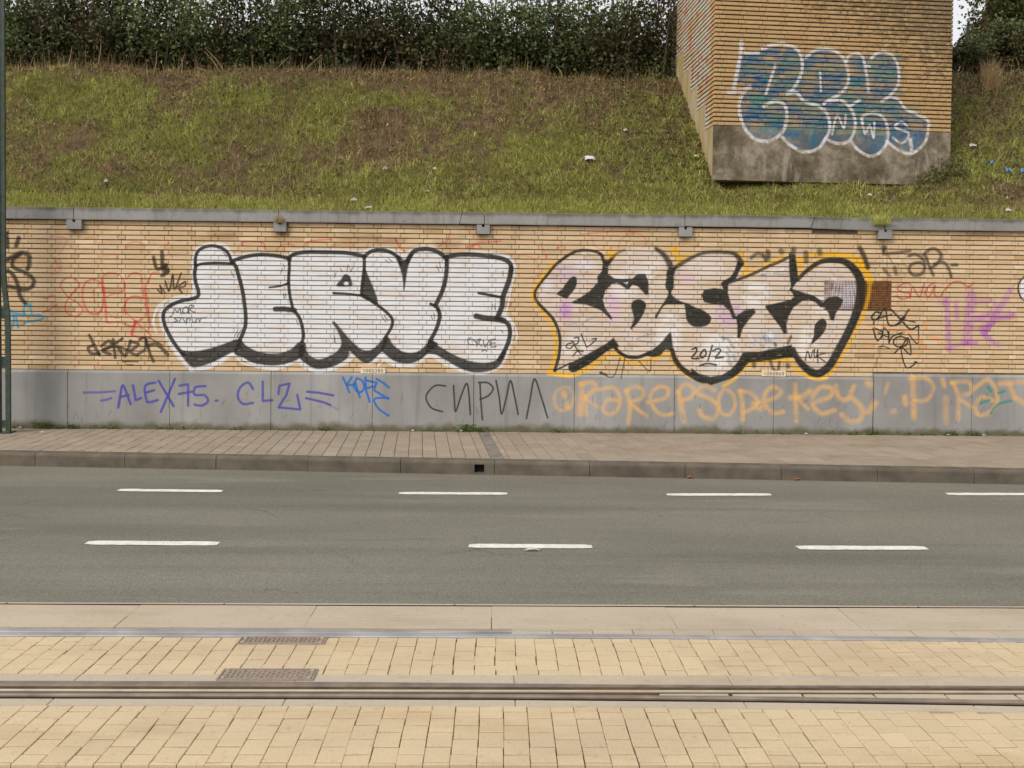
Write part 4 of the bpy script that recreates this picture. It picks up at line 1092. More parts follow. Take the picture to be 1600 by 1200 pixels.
for k, (a, b, c, d) in enumerate(PLATES):
    t = thing('drain_cover', ((a + b) / 2, (c + d) / 2, ROAD_Z - .02), ['steel chequer plate cover beside the far tram rail', 'steel chequer plate cover against the grooved near rail'][k], 'cover plate', 'chequer plate covers between the rails')
    z = ROAD_Z + .004
    MB().box(a + .012, b - .012, c + .012, d - .012, z - .02, z).build('plate', M['steelplate'], t)
    fr = MB(); fr.box(a, b, c, c + .007, z - .02, z + .002); fr.box(a, b, d - .007, d, z - .02, z + .002); fr.box(a, a + .007, c + .0072, d - .0072, z - .02, z + .002); fr.box(b - .007, b, c + .0072, d - .0072, z - .02, z + .002)
    fr.build('frame', M['steelplate'], t)
    st_ = MB()
    nx, ny = 17, 5 if k else 4
    for i in range(nx):
        for j in range(ny):
            px_, py_ = a + .025 + (b - a - .05) * (i + .5) / nx, c + .02 + (d - c - .04) * (j + .5) / ny
            s_ = .011
            ang = .8 if (i + j) % 2 else -.8
            ca, sa = math.cos(ang) * s_, math.sin(ang) * s_
            st_.add([(px_ - ca, py_ - sa, z + .001), (px_ + sa * .4, py_ - ca * .4, z + .001), (px_ + ca, py_ + sa, z + .001), (px_ - sa * .4, py_ + ca * .4, z + .001), (px_, py_, z + .005)], [(0, 1, 4), (1, 2, 4), (2, 3, 4), (3, 0, 4)])
    st_.build('tread_studs', M['railb'], t)
    for (bx_, by_) in ((a + .022, c + .02), (b - .022, c + .02), (a + .022, d - .02), (b - .022, d - .02)):
        MB().box(bx_ - .008, bx_ + .008, by_ - .006, by_ + .006, z, z + .005).build('bolt', M['lip'], t)

# ------------------------------------------------------------------ the retaining wall
wall = thing('retaining_wall', (0, .15, 0), 'long buff brick retaining wall covered in graffiti, on a concrete base', 'wall')
CH, JB, JV = .0572, .0125, .005            # course height, bed joint, vertical joint
Z_TOP, NC = 2.468, 31
def brick(mb, o, ux, nn, u0, u1, z0, z1, tint, depth=.035, bev=.003):
    """nn points into the wall"""
    jit = rng.normal(0, .0007, 4)
    push = float(rng.normal(0, .0012))
    v = []
    for (d, e) in ((depth, 0), (bev, 0), (0, bev)):
        for k, (u, z) in enumerate(((u0 + e, z0 + e), (u1 - e, z0 + e), (u1 - e, z1 - e), (u0 + e, z1 - e))):
            dd = d + push + (jit[k] if d == 0 else 0)
            v.append((o[0] + ux[0] * u + nn[0] * dd, o[1] + ux[1] * u + nn[1] * dd, z + (jit[(k + 1) % 4] if d < depth else 0)))
    f = [(8, 9, 10, 11)] + [(4 + k, 4 + (k + 1) % 4, 8 + (k + 1) % 4, 8 + k) for k in range(4)] + [(k, (k + 1) % 4, 4 + (k + 1) % 4, 4 + k) for k in range(4)]
    mb.add(v, f, tint)

PER, ST, HD = .5481, .2288, .0905
def course(u0, u1, phase):
    """two stretchers and a header, repeating; yields (a, b)"""
    k = math.floor((u0 - phase) / PER) - 1
    while True:
        s = phase + k * PER
        for a, b in ((s, s + HD), (s + HD, s + HD + ST), (s + HD + ST, s + PER)):
            a_, b_ = max(a, u0), min(b - JV, u1)
            if a >= u1: return
            if b_ - a_ > .018: yield a_, b_
        k += 1

def tone():
    r = rng.random()
    return float(np.clip(rng.normal(.52, .12), 0.1, 1)) if r > .04 else float(rng.uniform(.12, .3) if r > .025 else rng.uniform(.85, 1))

gx0, gx1 = at_y(1288, 460)[0], at_y(1392, 460)[0]
gz0, gz1 = at_y(1340, 482)[2], at_y(1340, 439)[2]
corb = [(-5.043, -4.871), (-2.62, -2.475), (-.225, -.071), (2.186, 2.342), (4.588, 4.745), (-7.46, -7.31), (7.02, 7.17), (9.4, 9.55)]
broken = (at_y(1281, 360)[0], at_y(1325, 360)[0])
items = []
for r in range(NC + 1):
    z1 = Z_TOP - r * CH - JB * .5
    z0 = z1 - CH + JB
    zc = (z0 + z1) / 2
    ph = -5.2856 + (PER / 2 if r % 2 else 0)
    for a, b in course(-8.6, 10.2, ph):
        lim = .74 if (a + b) / 2 > 4.568 else .698
        if z0 < lim - .012: continue
        if r == 0 and a < broken[1] and b > broken[0] and (a + b) / 2 > broken[0]: continue      # lost brick under the broken coping
        spans = [(a, b)]
        if r < 2:
            for c0, c1 in corb:
                spans = [q for (p, s_) in spans for q in ((p, min(s_, c0 - .004)), (max(p, c1 + .004), s_)) if q[1] - q[0] > .015] if not (b < c0 or a > c1) else spans
        if gz0 < zc < gz1 and not (b < gx0 or a > gx1):
            spans = [q for (p, s_) in spans for q in ((p, min(s_, gx0 - .004)), (max(p, gx1 + .004), s_)) if q[1] - q[0] > .015]
        for p, s_ in spans:
            t = tone()
            items.append((((p + s_) / 2, 0, zc), (lambda mb, p=p, s_=s_, z0=z0, z1=z1, t=t: brick(mb, (0, 0, 0), (1, 0, 0), (0, 1, 0), p, s_, z0, z1, t)), 60.0 if s_ - p > .2 else 0.0))
lay(items, 'brick', M['brick'], wall, 300)
core = MB().box(-8.6, 10.2, .0125, .24, .66, 2.462)
core.build('mortar', M['mortar'], wall)
# base slabs
pj = [-8.6, -7.45, -6.245, -5.045, -3.847, -2.651, -1.449, -.242, .962, 2.164, 3.363, 4.568, 5.771, 6.97, 8.17, 10.2]
for k in range(len(pj) - 1):
    a, b = pj[k] + .003, pj[k + 1] - .003
    if abs(pj[k] - 4.568) < .01: a += .006
    top = .737 if pj[k] > 4.5 else .695
    yf = -.022 + rng.normal(0, .002)
    mb = MB()
    prof = [(yf, -.04), (yf, top - .03), (yf + .022, top), (.05, top), (.05, -.04)]
    mb.prism_x(prof, [a, b])
    mb.a = [float(np.clip(.62 + rng.normal(0, .22), 0, 1))] * len(mb.v)
    mb.build('base_slab', M['slab'], wall)
MB().box(-8.6, 10.2, .055, .24, -.04, .655).build('backing', M['mortar'], wall)
# coping slabs
cj = [-9.8, -7.36, -4.96, -2.562, -.416, -.135, 2.253, 3.764, 4.66, 7.11, 9.5, 10.2]
for k in range(len(cj) - 1):
    a, b = cj[k] + .004, cj[k + 1] - .004
    mb = MB()
    z0, z1 = 2.470, 2.612
    dz = float(rng.normal(0, .003))
    n = 8
    pr = [(-.045, z0), (-.048, z0 + .012), (-.048, z1 - .012), (-.038, z1), (.27, z1 + .004), (.27, z0)]
    broken_slab = abs(cj[k] - 3.764) < .01
    def bend(x, y, z):
        if broken_slab: return (x + (.05 * (z - 2.47) / .14 if abs(x - a) < .01 else 0), y + .012, z - .02 * (x - a) / (b - a) + .004)
        skew = 0.0
        if abs(cj[k + 1] - 3.764) < .01 and abs(x - b) < .01: skew = .05 * (z - 2.47) / .14
        if abs(cj[k + 1] + .416) < .01 and abs(x - b) < .01: skew = .035 * (z - 2.53) / .14
        if abs(cj[k] + .416) < .01 and abs(x - a) < .01: skew = .035 * (z - 2.53) / .14
        return (x + skew, y, z + dz + .0012 * math.sin(x * 9))
    mb.prism_x(pr, list(np.linspace(a, b, n)), bend)
    mb.a = [.12 if broken_slab else float(np.clip(.7 + rng.normal(0, .15), 0, 1))] * len(mb.v)
    o = mb.build('coping_slab', M['coping'], wall)
    if broken_slab: o['label'] = 'cracked and sagging dark coping slab'
for c0, c1 in corb:
    w_, z0, z1 = c1 - c0, 2.358, 2.466
    out_ = [(c0, z0), (c1, z0), (c1, z1), (c0 + .62 * w_, z1), (c0 + .6 * w_, z1 - .028), (c0 + .42 * w_, z1 - .028), (c0 + .38 * w_, z1), (c0, z1)]
    n = len(out_)
    v = [(x, -.052, z) for x, z in out_] + [(x, .012, z) for x, z in out_]
    f = [tuple(range(n))] + [(i, i + n, (i + 1) % n + n, (i + 1) % n) for i in range(n)]
    mb = MB().add(v, f, .8)
    mb.build('corbel', M['coping'], wall)
# perforated iron vent, half painted over
vent = MB()
nb = 34
for i in range(nb + 1):
    x = gx0 + (gx1 - gx0) * i / nb
    vent.box(x - .0055, x + .0055, -.002, .006, gz0, gz1)
for j in range(13):
    z = gz0 + (gz1 - gz0) * j / 12
    vent.box(gx0, gx1, -.0045, -.0021, z - .006, z + .006)
vo = vent.build('vent_grille', M['grille'], wall)
vo['label'] = 'rusty perforated vent grille partly painted over'
for k, x in enumerate((583, 1208.5)):
    p = at_y(x, 579 if k == 0 else 583.5)
    t = thing('number_plate', (p[0], -.01, p[2] - .036), ['small cream number plate under the white lettering, low on the bricks', 'small cream number plate under the yellow outlined graffiti, low on the bricks'][k], 'plate', 'cream number plates on the wall')
    w_, h_, r_ = .147, .034, .012
    out_ = []
    for cx, cz, a0 in ((w_ - r_, h_ - r_, 0), (-w_ + r_, h_ - r_, 90), (-w_ + r_, -h_ + r_, 180), (w_ - r_, -h_ + r_, 270)):
        for q in range(4): out_.append((p[0] + cx + r_ * math.cos(math.radians(a0 + q * 30)), p[2] + cz + r_ * math.sin(math.radians(a0 + q * 30))))
    n = len(out_)
    MB().add([(x_, -.016, z_) for x_, z_ in out_] + [(x_, -.003, z_) for x_, z_ in out_], [tuple(range(n))[::-1]] + [(i, (i + 1) % n, (i + 1) % n + n, i + n) for i in range(n)]).build('plate', M['plaque'], t)
    cu = bpy.data.curves.new('lettering', 'FONT')
    cu.body = ['1000380', '1088860'][k]
    cu.size = .062
    cu.align_x = 'CENTER'
    cu.space_character = 1.15
    tmp = bpy.data.objects.new('lettering', cu)
    me = bpy.data.meshes.new_from_object(tmp)
    bpy.data.objects.remove(tmp)
    me.transform(Matrix.Rotation(math.pi / 2, 4, 'X'))
    me.materials.clear()
    me.materials.append(M['print'])
    lo = link(bpy.data.objects.new('lettering', me))
    lo.location = (p[0], -.0175, p[2] - .022)
    adopt(lo, t)

# ------------------------------------------------------------------ the hillside
def pier_local(X, Y):
    return (X - PO[0]) * PUX[0] + (Y - PO[1]) * PUX[1], (X - PO[0]) * PUY[0] + (Y - PO[1]) * PUY[1]

def hill_z(X, Y):
    X = np.asarray(X, float); Y = np.asarray(Y, float)
    z = np.where(Y < 2.5, 2.575 + 1.025 * (Y - .26), 4.871 + .22 * (Y - 2.5))
    z = np.where(Y > 4.6, 5.333 + .02 * (Y - 4.6), z)
    k = np.clip((Y - .3) / .5, 0, 1)
    z = z + k * ((fbm(X * .8, Y * .8, 11) - .5) * .26 + (fbm(X * 3.3, Y * 3.3, 23) - .5) * .14 + (fbm(X * 9, Y * 9, 29, 2) - .5) * .07)
    u, d = pier_local(X, Y)
    dip = np.clip((1 - np.abs(d - .12) / .34) * 1.5, 0, 1) * np.clip((u + .1) / .25, 0, 1) * np.clip((3.1 - u) / .5, 0, 1)
    z = z - .24 * dip
    z = z + .12 * np.clip((X - 4.5) / 4, 0, 1) * np.clip((Y - 1.2), 0, 1.3)
    return z

def green_map(X, Y):
    g = .5 + .72 * (fbm(X * .95 + 4.2, Y * 1.5, 31, 5) - .5)
    g = g + .10 * np.clip((-X - 1) / 5, 0, 1) * np.clip((Y - 1.1), 0, 1) - .24 * np.clip((Y - 2.1) / .4, 0, 1.3) - .03
    g = g + .42 * (fbm(X * 4.5, Y * 6, 37, 4) - .5) + .06
    g = np.clip((g - .36) / .28, 0, 1)
    lip = np.clip((.52 - Y) / .16, 0, 1) * (.55 + .45 * fbm(X * 1.4, Y, 77))
    return np.clip(np.maximum(g, lip), 0, 1)

nx, ny = 420, 150
gx = np.linspace(-16, 20, nx)
gy = np.concatenate([np.linspace(.22, 3.2, 124), np.linspace(3.3, 40, ny - 124)])
XX, YY = np.meshgrid(gx, gy)
ZZ = hill_z(XX, YY)
ZZ[0] -= .08
V = np.stack([XX, YY, ZZ], -1).reshape(-1, 3)
idx = np.arange(nx * ny).reshape(ny, nx)
Q = np.stack([idx[:-1, :-1], idx[:-1, 1:], idx[1:, 1:], idx[1:, :-1]], -1).reshape(-1, 4)
hill = mesh_np('hillside', V, Q, M['soil'], {'tint': green_map(V[:, 0], V[:, 1])})
hill.data.polygons.foreach_set('use_smooth', [True] * len(hill.data.polygons))
tag(hill, 'steep bank of soil rising behind the retaining wall', kind='structure')

def not_pier(X, Y, m=.02):
    u, d = pier_local(X, Y)
    return ~((u > -m) & (u < 3.22 + m) & (d > -m) & (d < 2.4))

def blades(n, xr, yr, hfun, wfun, lean, tint_fun, seed, keep=None, zfun=hill_z, flat_=0.0):
    r = np.random.default_rng(seed)
    X, Y = r.uniform(*xr, n), r.uniform(*yr, n)
    k = not_pier(X, Y)
    if keep is not None: k &= keep(X, Y, r.random(n))
    X, Y = X[k], Y[k]
    n = len(X)
    Zb = zfun(X, Y) - .012
    h = hfun(X, Y, r.random(n)); wd = wfun(r.random(n))
    az = r.uniform(0, 2 * np.pi, n)
    ln = lean * r.random(n) + flat_
    dx, dy = np.cos(az) * ln, np.sin(az) * ln - .15
    up = np.maximum(1 - .4 * ln, .15)
    fx, fy = -np.sin(az + r.normal(0, .6, n)), np.cos(az) * .5
    fx, fy = np.cos(r.uniform(-.9, .9, n)), np.sin(r.uniform(-.9, .9, n))
    b = np.stack([X, Y, Zb], -1)
    d = np.stack([dx, dy, up], -1)
    d /= np.linalg.norm(d, axis=1)[:, None]
    mid = b + d * (h * .55)[:, None]
    d2 = d + np.stack([dx * .9, dy * .9, -.55 * ln], -1)
    d2 /= np.linalg.norm(d2, axis=1)[:, None]
    tip = mid + d2 * (h * .5)[:, None]
    s = np.stack([fx, fy, np.zeros(n)], -1) * (wd / 2)[:, None]
    V = np.stack([b - s, b + s, mid + s * .8, mid - s * .8, tip], 1).reshape(-1, 3)
    i = np.arange(n)[:, None] * 5
    q = i + np.array([0, 1, 2, 3]); t = i + np.array([3, 2, 4])
    tt = np.repeat(tint_fun(X, Y, r.random(n)), 5)
    return V, q, t, tt

def join(name, sets, mat, parent=None):
    Vs, Qs, Ts, As, o = [], [], [], [], 0
    for V, q, t, a in sets:
        Vs.append(V); Qs.append(q + o); As.append(a)
        if t is not None: Ts.append(t + o)
        o += len(V)
    return mesh_np(name, np.concatenate(Vs), np.concatenate(Qs), mat, {'tint': np.concatenate(As)}, parent, np.concatenate(Ts) if Ts else None)

def leafs(c, size, seed, tint, updir=.0, asp=.62):
    """folded diamond leaves at centres c"""
    r = np.random.default_rng(seed)
    n = len(c)
    a = r.normal(0, 1, (n, 3)); a[:, 2] += updir; a /= np.linalg.norm(a, axis=1)[:, None]
    b = np.cross(a, r.normal(0, 1, (n, 3))); b /= np.linalg.norm(b, axis=1)[:, None]
    nn = np.cross(a, b)
    s = (size * r.uniform(.6, 1.25, n))[:, None]
    V = np.stack([c - a * s * .5, c + b * s * asp * .5 + nn * s * .12, c + a * s * .5, c - b * s * asp * .5 + nn * s * .12], 1).reshape(-1, 3)
    i = np.arange(n)[:, None] * 4
    t = np.concatenate([i + np.array([0, 1, 2]), i + np.array([0, 2, 3])])
    return V, np.zeros((0, 4), int), t, np.repeat(tint, 4)

sets = []
sets.append(blades(110000, (-8.4, 9.6), (.27, 2.75), lambda X, Y, q: (.035 + .075 * q) * (.6 + .7 * green_map(X, Y)), lambda q: .004 + .006 * q, 1.0, lambda X, Y, q: .42 + .58 * q * (.35 + .75 * fbm(X * 1.5, Y * 1.5, 3)), 1, lambda X, Y, q: q < .12 + .88 * green_map(X, Y) ** 1.3))
sets.append(blades(85000, (-8.4, 9.6), (.35, 2.95), lambda X, Y, q: .05 + .11 * q, lambda q: .003 + .006 * q ** 2, 1.8, lambda X, Y, q: .38 * q ** 1.6, 2, lambda X, Y, q: q < 1.02 - .85 * green_map(X, Y)))
sets.append(blades(5000, (-8.4, 9.6), (.5, 2.95), lambda X, Y, q: .16 + .22 * q, lambda q: .003 + .003 * q, .7, lambda X, Y, q: .12 + .4 * q, 4, lambda X, Y, q: (q < .9 * np.clip((Y - 2.1) / .6, 0, 1) + .12)))
sets.append(blades(42000, (-8.4, 9.6), (.262, .50), lambda X, Y, q: .03 + .06 * q, lambda q: .004 + .004 * q, .8, lambda X, Y, q: .72 + .28 * q, 5, lambda X, Y, q: q < .25 + .75 * green_map(X, Y)))
def tufts(n, xr, yr, seed, keep, hr, tint_fun, per=11, rad=.035, lean=.9):
    r = np.random.default_rng(seed)
    X, Y = r.uniform(*xr, n), r.uniform(*yr, n)
    k = not_pier(X, Y) & keep(X, Y, r.random(n))
    X, Y = X[k], Y[k]
    n = len(X)
    hh = r.uniform(*hr, n)
    tc = tint_fun(X, Y, r.random(n))
    X, Y, hh, tc = (np.repeat(a, per) for a in (X, Y, hh, tc))
    m = n * per
    az, ra = r.uniform(0, 2 * np.pi, m), r.random(m) ** .7
    bx, by = X + np.cos(az) * ra * rad, Y + np.sin(az) * ra * rad
    b = np.stack([bx, by, hill_z(bx, by) - .015], -1)
    ln = lean * (.25 + ra)
    d = np.stack([np.cos(az) * ln, np.sin(az) * ln - .2, np.full(m, 1.0)], -1); d /= np.linalg.norm(d, axis=1)[:, None]
    h = hh * r.uniform(.55, 1.15, m)
    mid = b + d * (h * .55)[:, None]
    d2 = d + np.stack([np.cos(az) * ln * .9, np.sin(az) * ln * .9, -.7 * ln], -1); d2 /= np.linalg.norm(d2, axis=1)[:, None]
    tip = mid + d2 * (h * .55)[:, None]
    an = r.uniform(-1.0, 1.0, m)
    s = np.stack([np.cos(an), np.sin(an), np.zeros(m)], -1) * (r.uniform(.0022, .0048, m))[:, None]
    V = np.stack([b - s, b + s, mid + s * .85, mid - s * .85, tip], 1).reshape(-1, 3)
    i = np.arange(m)[:, None] * 5
    return V, i + np.array([0, 1, 2, 3]), i + np.array([3, 2, 4]), np.repeat(np.clip(tc + r.normal(0, .05, m), 0, 1), 5)
sets.append(tufts(9000, (-8.4, 9.6), (.34, 2.6), 101, lambda X, Y, q: q < green_map(X, Y) * .9 + .06, (.05, .17), lambda X, Y, q: .56 + .44 * q * (.4 + .9 * fbm(X * 2, Y * 2, 8))))
sets.append(tufts(5200, (-8.4, 9.6), (.45, 2.9), 102, lambda X, Y, q: q < 1.0 - .7 * green_map(X, Y), (.05, .15), lambda X, Y, q: .08 + .30 * q, 9, .05, 1.7))
grass = join('grass', sets, M['grass'])
tag(grass, 'patchy green grass and dead straw covering the bank', kind='stuff')
# broad-leaved weeds, thickest beside the pier
r = np.random.default_rng(9)
n = 60000
X, Y = r.uniform(-8.4, 9.6, n), r.uniform(.5, 2.9, n)
k = not_pier(X, Y, -.01) & (r.random(n) < np.clip(.12 + .75 * np.clip((X - .8) / 1.4, 0, 1) * np.clip((Y - .7) / .5, 0, 1) + .5 * (fbm(X * 1.7, Y * 1.7, 55) - .5), .03, 1))
X, Y = X[k], Y[k]
c = np.stack([X, Y, hill_z(X, Y) + r.uniform(0, .07, len(X))], -1)
u_ = np.concatenate([r.uniform(2.55, 3.35, 900), r.uniform(-.12, .12, 260), r.uniform(0, 3.2, 260)])
dd_ = np.concatenate([r.uniform(-.22, .02, 900), r.uniform(-.12, .3, 260), r.uniform(-.16, -.04, 260)])
xx_, yy_ = PO[0] + PUX[0] * u_ + PUY[0] * dd_, PO[1] + PUX[1] * u_ + PUY[1] * dd_
k = (dd_ < -.012) | (u_ < -.012)
hh_ = np.where(u_ > 2.5, .22 * np.clip((u_ - 2.5) / .5, 0, 1), .07)
c = np.concatenate([c, np.stack([xx_, yy_, hill_z(xx_, yy_) + hh_ * r.random(len(u_))], -1)[k]])
weeds = join('weeds', [leafs(c, np.full(len(c), .045), 10, r.random(len(c)), .6)], M['weed'])
r = np.random.default_rng(19)
X, Y = r.uniform(-8.4, 9.6, 9000), r.uniform(.5, 2.95, 9000)
k = not_pier(X, Y) & (r.random(9000) < .15 + .75 * np.clip((Y - 1.9) / .8, 0, 1) + .3 * (1 - green_map(X, Y)))
X, Y = X[k], Y[k]
fallen = join('fallen_leaves', [leafs(np.stack([X, Y, hill_z(X, Y) + .012 + .02 * r.random(len(X))], -1), np.full(len(X), .05), 20, r.random(len(X)), .0)], m_leaf('fallen_leaf', ((0, (.12, .06, .03)), (.6, (.30, .19, .10)), (1, (.48, .36, .22))), .8, .1))
tag(fallen, 'brown fallen leaves lying on the bank below the hedge', kind='stuff')
tag(weeds, 'low dark broad-leaved weeds spreading over the bank', kind='stuff')

# ------------------------------------------------------------------ the bridge pier on the bank
pier = thing('bridge_pier', (PO[0] + 1.6 * PUX[0], PO[1] + .9, 3.17), 'tall yellow brick bridge pier on stained concrete footing with blue graffiti', 'pier')
def pw(u, d, z): return (PO[0] + PUX[0] * u + PUY[0] * d, PO[1] + PUX[1] * u + PUY[1] * d, z)
def extrude_u(mb, prof, u0, u1):
    n = len(prof)
    v = [pw(u0, d, z) for d, z in prof] + [pw(u1, d, z) for d, z in prof]
    mb.add(v, [tuple(range(n)), tuple(range(2 * n - 1, n - 1, -1))] + [(i, i + n, (i + 1) % n + n, (i + 1) % n) for i in range(n)])
PZ, PTOP = 3.868, 7.2
PCH = .0570
steps = [(0.0, PZ), (.36, PZ + 6 * PCH), (.74, PZ + 12 * PCH), (1.06, PZ + 18 * PCH), (1.42, PZ + 24 * PCH)]
DEP = 1.80
prof = [(0.0, 3.17)]
for k, (d, z) in enumerate(steps):
    prof.append((d, z)); prof.append((steps[k + 1][0] if k + 1 < len(steps) else DEP, z))
prof += [(DEP, 3.9), (.9, 3.5), (.35, 3.17)]
mb = MB(); extrude_u(mb, prof[::-1], 0, 3.22); mb.build('footing', M['pconc'], pier)
mb = MB(); extrude_u(mb, [(DEP + .002, 4.4), (2.45, 4.6), (2.45, 6.05), (DEP + .002, 6.05)], 0.02, 3.2); mb.build('rear_block', M['pconc'], pier)
prof = [(.014, PZ + .002)]
for k, (d, z) in enumerate(steps):
    if k: prof.append((d + .014, z + .002))
    prof.append(((steps[k + 1][0] + .014) if k + 1 < len(steps) else DEP - .01, z + .002))
prof += [(DEP - .01, PTOP - .01), (.014, PTOP - .01)]
mb = MB(); extrude_u(mb, prof[::-1], .013, 3.207); mb.build('mortar', M['pmortar'], pier)
items = []
nrow = int((PTOP - PZ) / PCH)
for r_ in range(nrow):
    z0 = PZ + r_ * PCH + .0085; z1 = z0 + PCH - .017
    ph = .06 + (PER / 2 if r_ % 2 else 0) + (-.02 if r_ % 4 > 1 else 0)
    for a, b in course(0, 3.22, ph):
        b = 3.22 if b > 3.2 else b
        t = float(np.clip(tone() - .03, 0, 1))
        cc = pw((a + b) / 2, 0, (z0 + z1) / 2)
        items.append((cc, (lambda mb, a=a, b=b, z0=z0, z1=z1, t=t: brick(mb, PO, PUX, PUY, a, b, z0, z1, t)), 60. if b - a > .2 else 0.))
    d0 = 0.0
    for (d, z) in steps:
        if z0 > z - .001: d0 = d
    for a, b in course(.0, DEP, .05 + (PER / 2 if r_ % 2 else 0)):
        # west flank: u runs from the rear to the front so that the face looks outwards
        p, q = DEP - b, DEP - a
        lo = min([d for (d, z) in steps if z0 > z - .001] or [0])
        hi = max([(steps[k + 1][0] if k + 1 < len(steps) else DEP) for k, (d, z) in enumerate(steps) if z0 > z - .001])
        q = min(q, hi)
        p = max(p, .037)
        if q - p < .02: continue
        cc = pw(0, (p + q) / 2, (z0 + z1) / 2)
        O2 = np.array(pw(0, DEP, 0))
        items.append((cc, (lambda mb, p=p, q=q, z0=z0, z1=z1, t=tone(): brick(mb, O2, -PUY, PUX, DEP - q, DEP - p, z0, z1, t)), 0.))
        O3 = np.array(pw(3.22, 0, 0))
        items.append((pw(3.22, (p + q) / 2, z0), (lambda mb, p=p, q=q, z0=z0, z1=z1, t=tone(): brick(mb, O3, PUY, -PUX, p, q, z0, z1, t)), -500.))
lay(items, 'brick', M['pbrick'], pier, 300)

# ------------------------------------------------------------------ lattice post
PX, PYY = -5.666, -.43
post = thing('lattice_post', (PX, PYY, 0), 'dark green steel lattice post on the footway at the far left edge', 'post')
MB().tube([(PX, PYY, 0), (PX, PYY, 2), (PX, PYY, 9)], [.072, .066, .06], 8).build('shaft', M['green'], post, smooth=False)
for s in (1, -1):
    cx = lambda off: PX + s * off
    path = [(cx(.148), 0), (cx(.148), 1.14), (cx(.142), 1.35), (cx(.112), 1.62), (cx(.096), 1.85), (cx(.094), 9)]
    mb = MB()
    n = len(path)
    v = []
    for (x, z) in path: v += [(x - .026, PYY - .014, z), (x + .026, PYY - .014, z), (x + .026, PYY + .014, z), (x - .026, PYY + .014, z)]
    f = [(k * 4 + i, k * 4 + (i + 1) % 4, k * 4 + 4 + (i + 1) % 4, k * 4 + 4 + i) for k in range(n - 1) for i in range(4)] + [(3, 2, 1, 0)]
    mb.add(v, f).build('channel', M['green'], post)
    for z in (.075, .74, 1.3):
        e = .018 if z < 1 else -.01
        MB().box(min(cx(.06), cx(.123 + e)), max(cx(.06), cx(.123 + e)), PYY - .010, PYY + .010, z, z + (.07 if z < .5 else .13)).build('batten', M['green'], post)
    MB().box(cx(.15) - .045, cx(.15) + .045, PYY - .08, PYY + .08, 0.0, .012).build('base_plate', M['green'], post)

# ------------------------------------------------------------------ hedge along the top of the bank
hedge = thing('hedge', (-3, 3.1, 4.95), 'tall dark evergreen hedge along the top of the grassy bank', 'hedge')
def hedge_pts(seed):
    r = np.random.default_rng(seed)
    nc = 5200
    X = r.uniform(-9.5, 3.25, nc)
    zr = r.random(nc) ** .95 * 2.2
    thin = np.clip((zr - .62 - .35 * fbm(X * .8, X * 0, 5)) / .4, 0, 1)
    hole = fbm(X * 2.3, zr * .45, 47, 3)
    low = np.clip(1 - zr / .35, 0, 1)
    hollow = fbm(X * 1.5, X * 0 + 2, 43)
    p = np.where(hole > .49, 1 - thin * .985, 1 - thin * .5) * np.where(hollow > .5, 1 - .97 * low, 1)
    k = r.random(nc) < p
    X, zr, thin = X[k], zr[k], thin[k]
    nc = len(X)
    front = 2.55 + .42 * (fbm(X * 1.2, zr * .9, 41) - .5) * 2 + .18 * (1 - np.clip(zr / .5, 0, 1)) * (hollow[k] > .5)
    Y = front + r.random(nc) ** 1.4 * (1.5 - 1.1 * thin)
    z = hill_z(X, np.maximum(Y, 2.6)) + .05 + zr
    hue = np.clip(.5 + 1.7 * (fbm(X * 1.3, zr * 1.6, 71) - .5) + r.normal(0, .14, nc), 0, 1)
    per = 42
    rad = r.uniform(.07, .15, nc)
    c = np.repeat(np.stack([X, Y, z], -1), per, 0) + r.normal(0, 1, (nc * per, 3)) * np.repeat(rad, per)[:, None] * np.array([1, .9, 1.15])
    hue = np.repeat(hue, per) + r.normal(0, .13, nc * per)
    g = hill_z(c[:, 0], np.maximum(c[:, 1], 2.5))
    ok = c[:, 2] > g + .01
    return c[ok], np.clip(hue, 0, 1)[ok]
c, tint = hedge_pts(12)
r = np.random.default_rng(13)
m = 90000
X = r.uniform(-9.6, 3.3, m)
Y = 2.95 + r.random(m) * 1.3
zr = r.random(m) ** .9 * (.50 + .40 * fbm(X * .8, X * 0, 5) + .25 * (fbm(X * 3, X * 0, 6) - .5))
c = np.concatenate([c, np.stack([X, Y, hill_z(X, Y) + zr], -1)])
tint = np.concatenate([tint, np.clip(.3 + r.normal(0, .2, m), 0, .8)])
r = np.random.default_rng(3)
h1 = join('foliage', [leafs(c, .03 + .055 * r.random(len(c)), 14, tint, .1)], M['hedge'], hedge)
for k in range(74):
    x = -9.3 + 12.4 * (k + .5) / 74 + random.uniform(-.12, .12)
    y = 2.62 + random.random() * .7
    z = float(hill_z(x, y)) - .1
    hgt = random.uniform(1.9, 2.7)
    a, b = random.uniform(-.4, .4), random.uniform(-.15, .15)
    MB().tube([(x, y, z), (x + a * .4 + random.uniform(-.10, .10), y + b * .4, z + hgt * .4), (x + a, y + b, z + hgt)], [.014 + .010 * random.random(), .012, .005], 5).build('stem', M['bark'], hedge)
for (px, py, ht, ln) in ((152, 122, .42, .05), (277, 118, .26, .1), (284, 118, .24, -.02), (345, 117, .3, -.25), (352, 117, .34, -.3), (470, 132, .26, .3), (425, 128, .22, .25), (590, 132, .28, .12), (655, 112, .3, .03), (722, 118, .2, .0), (880, 112, .2, -.1), (240, 116, .35, .04), (105, 118, .3, .06)):
    p = at_y(px, py, 2.5)
    z = float(hill_z(p[0], 2.5))
    MB().tube([(p[0], 2.5, z - .03), (p[0] + ln * .5 + .02, 2.5, z + ht * .5), (p[0] + ln, 2.52, z + ht)], [.010, .009, .004], 5).build('dry_stem', M['twig'], hedge)

